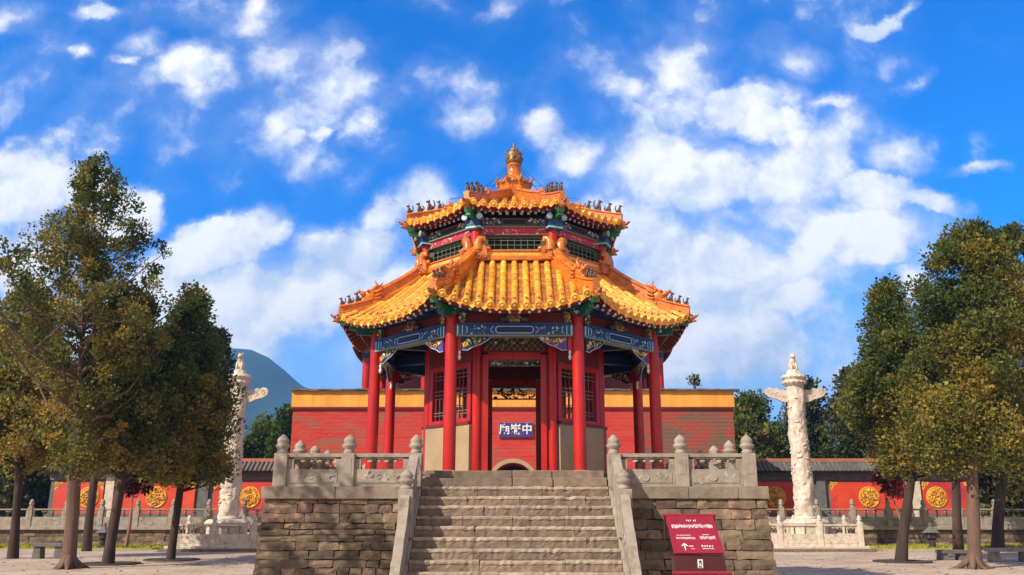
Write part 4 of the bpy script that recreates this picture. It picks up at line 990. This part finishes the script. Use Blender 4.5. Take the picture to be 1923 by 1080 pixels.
    pl_ = panel_mesh(hw_ - .2, .92, .14, 'marble', .55, seed); pa = None
    for i, (x, y) in enumerate(pts):
        if po is None: po = pb.build('post', f, (x, y, .23), bevel=.01); kb.build('finial', po)
        else: dup(po, f, (x, y, .23))
        x2, y2_ = pts[(i + 1) % 8]; c = ((x + x2) / 2, (y + y2_) / 2, .23); a = math.atan2(y2_ - y, x2 - x)
        if pa is None: pa = pl_.build('panel', f, c, a, bevel=.006)
        else: dup(pa, f, c, a)
huabiao(1513, 'tall white marble column carved with a dragon, fully seen right of the pavilion', 'low white marble fence round the carved column on the right', 1)
huabiao(428, 'tall white marble column carved with a dragon, half hidden by cypresses on the left', 'low white marble fence round the carved column on the left', 2)

# ------------------------------------------------------------------ trees
def foliage(parent, tips, per, rad_, leaf, m, seed, tint, name='crown'):
    rg = np.random.default_rng(seed); tips = np.asarray(tips, float); n = len(tips)
    cnt = n * per; idx = np.repeat(np.arange(n), per)
    d = rg.normal(size=(cnt, 3)); d /= np.linalg.norm(d, axis=1)[:, None]; rr = rg.uniform(0, 1, cnt) ** .5
    sc_ = rad_ * rg.uniform(.55, 1.35, n)[idx]
    c = tips[idx] + d * (rr * sc_)[:, None] * np.array([1, 1, .95])
    # a spray of two crossed leaf faces pointing up and out
    up = d * .8 + np.array([0, 0, .55]) + rg.normal(size=(cnt, 3)) * .55; up /= np.linalg.norm(up, axis=1)[:, None]
    side = np.cross(up, rg.normal(size=(cnt, 3))); side /= np.linalg.norm(side, axis=1)[:, None] + 1e-9
    L_ = leaf * rg.uniform(.6, 1.4, cnt) * rg.uniform(.65, 1.3, n)[idx]; W = L_ * rg.uniform(.28, .5, cnt)
    mid = c + up * (L_ * .5)[:, None]
    v = np.stack([c, mid + side * W[:, None], c + up * L_[:, None], mid - side * W[:, None]], 1).reshape(-1, 3)
    me = bpy.data.meshes.new(name); me.vertices.add(cnt * 4); me.vertices.foreach_set('co', v.ravel())
    me.loops.add(cnt * 4); me.loops.foreach_set('vertex_index', np.arange(cnt * 4)); me.polygons.add(cnt); me.polygons.foreach_set('loop_start', np.arange(cnt) * 4)
    me.materials.append(m); me.update(calc_edges=True)
    tv = np.clip(tint(tips, rg)[idx] + rg.normal(size=cnt) * .10, 0, 1)
    at_ = me.attributes.new('tint', 'FLOAT', 'POINT'); at_.data.foreach_set('value', np.repeat(tv, 4).astype(np.float32))
    o = bpy.data.objects.new(name, me); place(o, parent); return o
def tree(label, px, D, lean, h0, top, wid, n, per=130, leaf=.12, m='leaf', seed=0, prof=None, gold=.5, rb=.2, clump=.46, bark='bark', cat='tree', name='cypress_tree', group=None, roots=False, off=(0, 0), limbs=26, z0=0, shell=.35):
    """px, D: trunk foot; lean: sideways metres at crown base; h0..top crown heights; wid: crown half widths by height fraction"""
    X0 = at(px, 1060, D).x; r = thing(name, label, cat, (X0, D, z0), 0, group); rg = random.Random(seed)
    prof = prof or [(0, .5), (.15, .9), (.4, 1), (.7, .75), (.9, .42), (1, .12)]
    H = top - z0; hb = h0 - z0
    tr = []
    nseg = 14
    for i in range(nseg + 1):
        q = i / nseg; z = q * H * .97; b_ = min(1, z / hb); tr.append((lean * b_ ** 1.3 + off[0] * max(0, (z - hb) / (H - hb)) + .06 * math.sin(q * 7 + seed), .05 * math.cos(q * 6 + seed) + off[1] * q, z))
    rs = [rb * ((1 - .55 * i / nseg) if i / nseg < .4 else .8 * max(.06, 1 - i / nseg * .98)) for i in range(nseg + 1)]; rs[0] = rb * 1.18; rs = [q_ * rg.uniform(.93, 1.08) for q_ in rs]
    tb_ = MB(); tb_.tube(tr, rs, bark, 12)
    if roots:
        for k in range(6):
            a = k * 1.05 + rg.uniform(-.2, .2); l = rg.uniform(.35, .7); tb_.tube([(0, 0, .42), (.16 * math.cos(a), .16 * math.sin(a), .22), (l * .6 * math.cos(a), l * .6 * math.sin(a), .06), (l * math.cos(a), l * math.sin(a), -.02)], [rb * .6, rb * .55, rb * .38, rb * .15], bark, 7)
    def tp(z):
        q = max(0, min(1, z / (H * .97))) * nseg; i = min(nseg - 1, int(q)); return Vector(tr[i]).lerp(Vector(tr[i + 1]), q - i)
    tips = []; lumps = [(rg.uniform(0, 6.28), rg.uniform(0, 1), rg.uniform(.35, .7)) for _ in range(16)]
    zs_ = [p[0] for p in prof]; ws_ = [p[1] for p in prof]
    while len(tips) < n:
        q = rg.random(); w = float(np.interp(q, zs_, ws_)) * wid; a = rg.uniform(0, 6.28)
        if rg.random() > (w / wid) + .15: continue
        k = 1.0
        for (la, lq, ls) in lumps:
            da = abs((a - la + math.pi) % (2 * math.pi) - math.pi)
            k -= ls * math.exp(-(da / .5) ** 2 - ((q - lq) / .12) ** 2)
        rr = w * max(.25, k) * (shell + (1 - shell) * rg.random() ** .7) * (rg.uniform(1.05, 1.35) if rg.random() < .12 else 1)
        z = hb + q * (H - hb); c = tp(z); tips.append((c.x + rr * math.cos(a), c.y + rr * math.sin(a), z + rg.uniform(-.2, .2) - .12 * rr + rr * .1))
    for i in range(limbs):
        e = Vector(tips[int(i * n / limbs) % n]); rr = math.hypot(e.x - tp(e.z).x, e.y - tp(e.z).y); zb = max(hb * .85, e.z - rr * rg.uniform(.5, 1.0)); s = tp(zb)
        mid = s.lerp(e, .5) + Vector((rg.uniform(-.2, .2), rg.uniform(-.2, .2), -.12 * rr)); q = zb / H; r0 = rb * max(.16, .48 * (1 - q))
        pts = [s, s.lerp(mid, .55), mid, mid.lerp(e, .55) + Vector((0, 0, .05)), e]
        tb_.tube(pts, [r0, r0 * .8, r0 * .6, r0 * .4, r0 * .15], bark, 6)
        for _ in range(3):
            e2 = Vector(tips[rg.randrange(n)])
            if (e2 - mid).length < rr * .9 + .4: tb_.tube([mid, mid.lerp(e2, .5) + Vector((0, 0, -.08)), e2], [r0 * .4, r0 * .25, r0 * .08], bark, 5)
    tb_.build('trunk', r, recalc=False)
    ph = rg.uniform(0, 9)
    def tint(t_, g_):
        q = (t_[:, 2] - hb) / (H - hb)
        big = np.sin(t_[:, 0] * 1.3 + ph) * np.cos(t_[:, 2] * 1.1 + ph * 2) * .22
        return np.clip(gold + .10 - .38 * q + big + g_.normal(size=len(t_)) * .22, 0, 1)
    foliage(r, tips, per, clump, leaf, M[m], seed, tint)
    return r
TG = 'cypresses in the paved court'
tree('tall open crowned cypress with a bare upper trunk, flared roots, highest in the left cluster', 128, 27.0, -.25, 2.9, 13.2, 3.7, 470, 100, .095, seed=31, rb=.215, roots=True, bark='barkpale', group=TG, clump=.32, gold=.46, limbs=110, off=(-.45, 0), shell=.2,
     prof=[(0, .30), (.12, .42), (.3, .55), (.45, .85), (.6, 1), (.75, .72), (.88, .42), (1, .14)])
tree('cypress with a thin leaning dark trunk at the far left edge of the photo', 20, 33.0, -.1, 3.4, 10.4, 2.2, 240, 150, .12, seed=2, rb=.17, group=TG, gold=.7, off=(-.6, 0))
tree('cypress standing behind the flared root trunk in the left cluster', 160, 39.5, 0, 4.4, 10.4, 1.7, 160, 130, .13, seed=3, rb=.2, group=TG, gold=.7)
tree('cypress with a thick bent dark trunk, fourth from the left', 206, 29.3, .1, 3.1, 9.3, 1.9, 260, 150, .11, seed=4, rb=.185, group=TG, gold=.48, off=(-.3, 0))
tree('full dark cypress with a slim straight trunk closest to the left marble column', 322, 31.8, 0, 2.8, 9.6, 2.15, 300, 170, .11, seed=5, rb=.14, group=TG, gold=.40, off=(-.05, 0), prof=[(0, .65), (.15, 1), (.35, 1), (.6, .8), (.85, .45), (1, .1)])
tree('golden cypress with a leaning trunk, leftmost of the right cluster', 1695, 30.6, .7, 3.2, 9.7, 2.35, 380, 170, .11, seed=6, rb=.18, group=TG, gold=.40, off=(-.2, 0), prof=[(0, .62), (.15, 1), (.35, .92), (.6, .6), (.8, .36), (1, .1)])
tree('tall golden cypress with flared roots and a pale straight trunk on the right', 1829, 27.0, .3, 3.1, 10.9, 2.1, 420, 170, .10, seed=7, rb=.20, roots=True, bark='barkpale', group=TG, gold=.46, off=(1.2, 0), prof=[(0, .6), (.15, .95), (.4, 1), (.7, .8), (.9, .5), (1, .15)])
tree('cypress with a dark leaning trunk standing close behind the flared root tree on the right', 1800, 37.0, .45, 3.6, 11.0, 2.2, 280, 140, .13, seed=8, rb=.2, group=TG, gold=.34, off=(.6, 0), prof=[(0, .6), (.15, .95), (.4, .9), (.7, .6), (.9, .3), (1, .1)])
tree('cypress with a dark leaning trunk nearest the right edge of the photo', 1876, 41.0, 1.0, 4.0, 15.4, 2.9, 380, 150, .15, seed=9, rb=.26, group=TG, gold=.40, off=(2.1, 0), prof=[(0, .6), (.15, .9), (.4, 1), (.7, .7), (.9, .42), (1, .15)])
BGR = 'trees behind the red walls'
tree('dark tree filling the gap behind the wing wall at the right edge of the photo', 1905, 57, 0, 1.2, 11.5, 3.2, 280, 130, .24, 'leafdark', seed=25, rb=.3, name='conifer_tree', group=BGR, clump=.9, gold=.55, z0=TZ)
tree('dark tree filling the gap behind the wing wall at the left edge of the photo', 0, 57, 0, 1.2, 10.5, 3.2, 260, 130, .24, 'leafdark', seed=26, rb=.3, name='conifer_tree', group=BGR, clump=.9, gold=.55, z0=TZ)
tree('narrow dark green conifer rising behind the cypresses left of the marble column', 372, 60, 0, 3, 14.3, 2.2, 260, 120, .22, 'leafdark', seed=10, rb=.3, name='conifer_tree', group=BGR, clump=.7, gold=.3, z0=TZ, prof=[(0, 1), (.3, .9), (.6, .6), (.85, .3), (1, .05)])
tree('bushy bright green tree behind the left wing wall beside the tower', 528, 66, 0, 2.5, 9.4, 2.1, 170, 120, .24, 'leafgreen', seed=11, rb=.3, name='leafy_tree', group=BGR, clump=.8, gold=.45, z0=TZ)
tree('low light green tree behind the left wing wall next to the marble column', 478, 68, 0, 2.0, 8.4, 2.4, 150, 120, .24, 'leafgreen', seed=12, rb=.3, name='leafy_tree', group=BGR, clump=.8, gold=.6, z0=TZ)
tree('olive green bushy tree behind the wing wall between the tower and the right marble column', 1432, 62, 0, 1.8, 9.8, 2.7, 260, 130, .22, 'leafgreen', seed=13, rb=.3, name='leafy_tree', group=BGR, clump=.8, gold=.62, z0=TZ)
tree('dark green tree just behind the right marble column', 1540, 64, 0, 1.8, 10.8, 2.2, 240, 130, .22, 'leafdark', seed=14, rb=.3, name='conifer_tree', group=BGR, clump=.8, gold=.4, z0=TZ)
tree('dark conifer behind the right wing wall hidden partly by golden cypresses', 1640, 62, 0, 2.0, 11.5, 2.8, 240, 130, .24, 'leafdark', seed=15, rb=.3, name='conifer_tree', group=BGR, clump=.8, gold=.5, z0=TZ)
tree('dark conifer behind the right wing wall near the edge of the photo', 1790, 64, 0, 2.0, 12.5, 3.4, 260, 130, .26, 'leafdark', seed=16, rb=.3, name='conifer_tree', group=BGR, clump=.9, gold=.45, z0=TZ)
tree('dark conifer behind the left wing wall behind the leaning trunk', 60, 62, 0, 2.0, 12.0, 3.6, 260, 130, .26, 'leafdark', seed=17, rb=.3, name='conifer_tree', group=BGR, clump=.9, gold=.5, z0=TZ)
tree('dark conifer behind the left wing wall behind the bent trunk', 235, 62, 0, 2.0, 12.0, 3.2, 240, 130, .26, 'leafdark', seed=18, rb=.3, name='conifer_tree', group=BGR, clump=.9, gold=.5, z0=TZ)
tree('slim young tree with a pale trunk and dark red leaves before the left balustrade', 231, 43, .2, 2.6, 4.4, .75, 60, 70, .12, 'leafred', seed=19, rb=.09, name='young_tree', clump=.3, gold=.4, bark='barkred', limbs=10)
tree('dark red leaved shrub tree behind the leaning trunk on the right', 1706, 44.5, -.4, 2.6, 4.9, .8, 60, 70, .13, 'leafred', seed=20, rb=.08, name='young_tree', clump=.3, gold=.7, bark='barkred', limbs=10)
def shade_tree():
    X = -9.4; t = tree('leafy tree left of the platform just outside the photo, casting dappled shade', 0, 9.0, 0, 3.2, 9.2, 1.75, 60, 60, .12, seed=21, rb=.2, name='shade_tree', clump=.42, gold=.4, limbs=20); t.location.x = X
shade_tree()
def weed(label, px, py, D, h, seed):
    p = at(px, py, D); r = thing('weed', label, 'plant', p); rg = random.Random(seed); b = MB(); tips = []
    for k in range(5):
        a = rg.uniform(0, 6.28); e = Vector((.3 * h * math.cos(a), .3 * h * math.sin(a), h * rg.uniform(.5, 1))); b.tube([(0, 0, 0), e * .5 + Vector((0, 0, .05)), e], [.02, .014, .006], 'bark', 5); tips += [e, e * .7]
    b.build('stem', r); foliage(r, tips, 14, .16 * h, .14, M['leafdark'], seed, lambda t_, g_: g_.uniform(0, .6, len(t_)), 'leaves')
weed('small weed sprouting from the top of the tower wall right of the pavilion', 1305, 733, TY + .1, .85, 1)

def litter(label, xs, ys, n, seed):
    rg = random.Random(seed); b = MB()
    for _ in range(n):
        x, y = rg.gauss(*xs), rg.gauss(*ys); a = rg.uniform(0, 6.28); l = rg.uniform(.03, .08); h = rg.uniform(.006, .03)
        dx, dy = l * math.cos(a), l * math.sin(a)
        b.add([(x - dx, y - dy, .004), (x + dy * .5, y - dx * .5, h), (x + dx, y + dy, .006), (x - dy * .5, y + dx * .5, h * .6)], [(0, 1, 2, 3)], litter_m)
    tag(b.build('fallen_leaves', recalc=False), label, 'leaves', kind='stuff')
litter_m = mat('dry_leaves', (.22, .12, .04), (.12, .07, .03), 3, .9, island=.5)
litter('dry fallen leaves scattered under the left trees', (-14, 4), (29, 5), 350, 1)
litter('dry fallen leaves scattered under the right trees', (15, 4), (29, 5), 350, 2)
# ------------------------------------------------------------------ information sign
sg = thing('information_sign', 'crimson lectern information sign with white lettering right of the stairs', 'sign', (2.20, 10.95, 0))
tl = at(1254, 970, 11.2); br_ = at(1357, 1040, 10.72); w = .60
P0, P1 = Vector((0, .25, tl.z)), Vector((0, -.23, br_.z))
dn = (P1 - P0); ang = math.atan2(P0.z - P1.z, P0.y - P1.y); ln_ = dn.length
def sp_(u, v, d=0):   # u across, v down the panel 0..1, d off the face
    nrm = Vector((0, -math.sin(ang), math.cos(ang))); q = P0.lerp(P1, v) + nrm * d; return Vector((u, q.y, q.z))
b = MB(); up_ = Vector((0, -math.sin(ang), math.cos(ang)))
b.bar(P0, P1, w, .03, 'sign', up_); pn = b.build('panel', sg, bevel=.005)
b = MB(); b.tube([(-w / 2 - .04, P0.y, P0.z + .015), (w / 2 + .04, P0.y, P0.z + .015)], .018, 'sign', 10)
for s_ in (-1, 1): b.bar(Vector((s_ * (w / 2 + .012), P0.y, P0.z)), Vector((s_ * (w / 2 + .012), P0.y + .02, P0.z - .28)), .02, .05, 'signdark')
b.build('top_rail', sg)
b = MB(); zl = P1.z - .02; zb = at(1300, 1074, 10.7).z
b.add([(-w / 2, P1.y, zl), (w / 2, P1.y, zl), (w / 2 + .01, P1.y - .05, zb), (-w / 2 - .01, P1.y - .05, zb), (-w / 2, P1.y + .2, zl), (w / 2, P1.y + .2, zl), (w / 2, P1.y + .2, zb), (-w / 2, P1.y + .2, zb)], [(0, 1, 2, 3), (4, 5, 6, 7), (0, 3, 7, 4), (1, 2, 6, 5), (3, 2, 6, 7)], 'signdark')
bx = b.build('front_board', sg)
b = MB(); b.tube([(-w / 2 - .04, P1.y - .06, zb - .01), (w / 2 + .06, P1.y - .06, zb - .01)], .022, 'sign', 10); b.build('bottom_rail', sg)
b = MB()
for s_ in (-1, 1): b.box((s_ * .2, P1.y + .10, zb / 2), (.07, .07, zb), 'sign'); b.box((s_ * .2, P1.y + .12, .02), (.16, .4, .04), 'signdark')
b.box((0, P1.y + .06, zb / 2 + .1), (.34, .02, zb - .3), 'carved'); b.build('leg', sg)
b = MB(); rg = random.Random(4)   # lettering too small to read in the photograph: rows of tiny white strokes, an arrow
def stroke(u, v, wu, wv): c = sp_(u, v, .018); b.bar(sp_(u, v - wv / 2, .0175), sp_(u, v + wv / 2, .0175), wu, .002, 'white', up_)
def row(u0, u1, v, hv, step):
    u = u0
    while u < u1:
        hh = hv * rg.uniform(.6, 1); stroke(u, v + rg.uniform(-.1, .1) * hv, step * rg.uniform(.3, .5), hh)
        if rg.random() < .6: stroke(u, v + rg.uniform(-.35, .35) * hv, step * .85, hv * .16)
        u += step
row(-.05, .0, .145, .05, .022); row(.035, .065, .145, .05, .022)
row(-.25, .25, .30, .11, .019); row(-.22, -.04, .545, .03, .012); row(-.23, 0, .62, .06, .013); row(.10, .18, .53, .03, .012); row(.06, .25, .61, .09, .015)
row(.06, .19, .83, .045, .03); row(.06, .19, .895, .03, .014); row(-.10, -.04, .83, .045, .02); row(-.08, -.04, .90, .02, .012)
b.build('lettering', pn)
b = MB(); stroke(-.155, .85, .014, .17)
for s_ in (-1, 1): b.bar(sp_(-.155, .76, .0178), sp_(-.155 + s_ * .035, .83, .0178), .013, .002, 'white', up_)
b.build('arrow', pn)
b = MB(); zc = (zl + zb) / 2; yq = P1.y - .032
b.box((0, yq, zc), (.062, .012, .10), 'white', Matrix.Rotation(.0, 3, 'X')); b.box((.0, yq - .008, zc + .012), (.026, .004, .05), 'signdark'); b.box((0, yq - .0085, zc + .0), (.014, .0045, .02), 'white'); b.box((-.004, yq - .008, zc - .034), (.034, .004, .014), 'signdark'); b.build('emblem', bx)

# ------------------------------------------------------------------ small court furniture
def bench(label, px, py, D, w, m, name='stone_bench', h=.45):
    p = at(px, py, D); r = thing(name, label, 'bench', (p.x, D, 0))
    b = MB(); b.box((0, 0, h - .06), (w, .5, .12), m); b.build('seat', r, bevel=.015)
    for s_ in (-1, 1): b = MB(); b.prism([(s_ * w * .36 - .16, 0), (s_ * w * .36 + .16, 0), (s_ * w * .36 + .12, h - .12), (s_ * w * .36 - .12, h - .12)], -.18, .18, m); b.build('leg', r, bevel=.01)
bench('pale stone bench at the right edge of the photo behind the flared root tree', 1895, 1040, 31.0, 1.5, 'stone')
bench('low dark stone bench between the two close trunks on the right', 1788, 1048, 32.0, .95, 'greywall', h=.35)
bench('grey stone bench between the leaning trunk and the flared root trunk on the left', 92, 1045, 33.0, 1.1, 'greywall', h=.55)
def lantern(label, px, D):
    p = at(px, 1030, D); r = thing('garden_lantern', label, 'lantern', (p.x, D, 0), 0, 'dark garden lanterns on the lawn')
    b = MB(); b.lathe([(.28, 0), (.28, .08), (.16, .14), (.13, .4), (.2, .46)], 'metal', 8, smooth=False); b.build('base', r)
    b = MB(); b.lathe([(.2, .46), (.24, .5), (.24, .72), (.2, .76)], 'metal', 6, smooth=False)
    for k in range(6): a = k * math.pi / 3 + math.pi / 6; b.box((.215 * math.cos(a), .215 * math.sin(a), .61), (.03, .03, .22), 'greytile')
    b.build('lamp_housing', r)
    b = MB(); b.lathe([(.42, .74), (.40, .78), (.24, .88), (.10, 1.0), (.07, 1.04), (.09, 1.10), (.03, 1.2)], 'greywall', 6, smooth=False); b.build('cap', r)
lantern('dark garden lantern on the grass right of the leaning trunk', 1752, 42.0)
lantern('dark garden lantern on the grass beside the bent trunk on the left', 192, 42.0)
# planting circles round the trunks
for (px, D, lb) in ((322, 31.8, 'dark earth tree pit round the slim trunk by the left marble column'), (1695, 30.6, 'dark earth tree pit round the leaning trunk on the right'), (206, 29.3, 'dark earth tree pit round the bent trunk on the left')):
    X0 = at(px, 1060, D).x; b = MB(); b.lathe([(.95, .002), (.95, .05), (.86, .055), (.84, .03)], 'mortar', 28, (X0, D, 0)); o = b.build('tree_pit'); tag(o, lb, 'tree pit', 'tree pits in the paving')

# ------------------------------------------------------------------ air
hz_ = bpy.data.materials.new('haze_air'); hz_.use_nodes = True; nt_ = hz_.node_tree; nt_.nodes.remove(nt_.nodes['Principled BSDF'])
pv = nt_.nodes.new('ShaderNodeVolumePrincipled'); pv.inputs['Color'].default_value = (.15, .48, 1, 1); pv.inputs['Density'].default_value = .00036; pv.inputs['Anisotropy'].default_value = .0
nt_.links.new(pv.outputs[0], nt_.nodes['Material Output'].inputs['Volume'])
b = MB(); b.box((0, 1100, 174), (5200, 2600, 350), hz_); h_ = b.build('haze'); h_['kind'] = 'stuff'
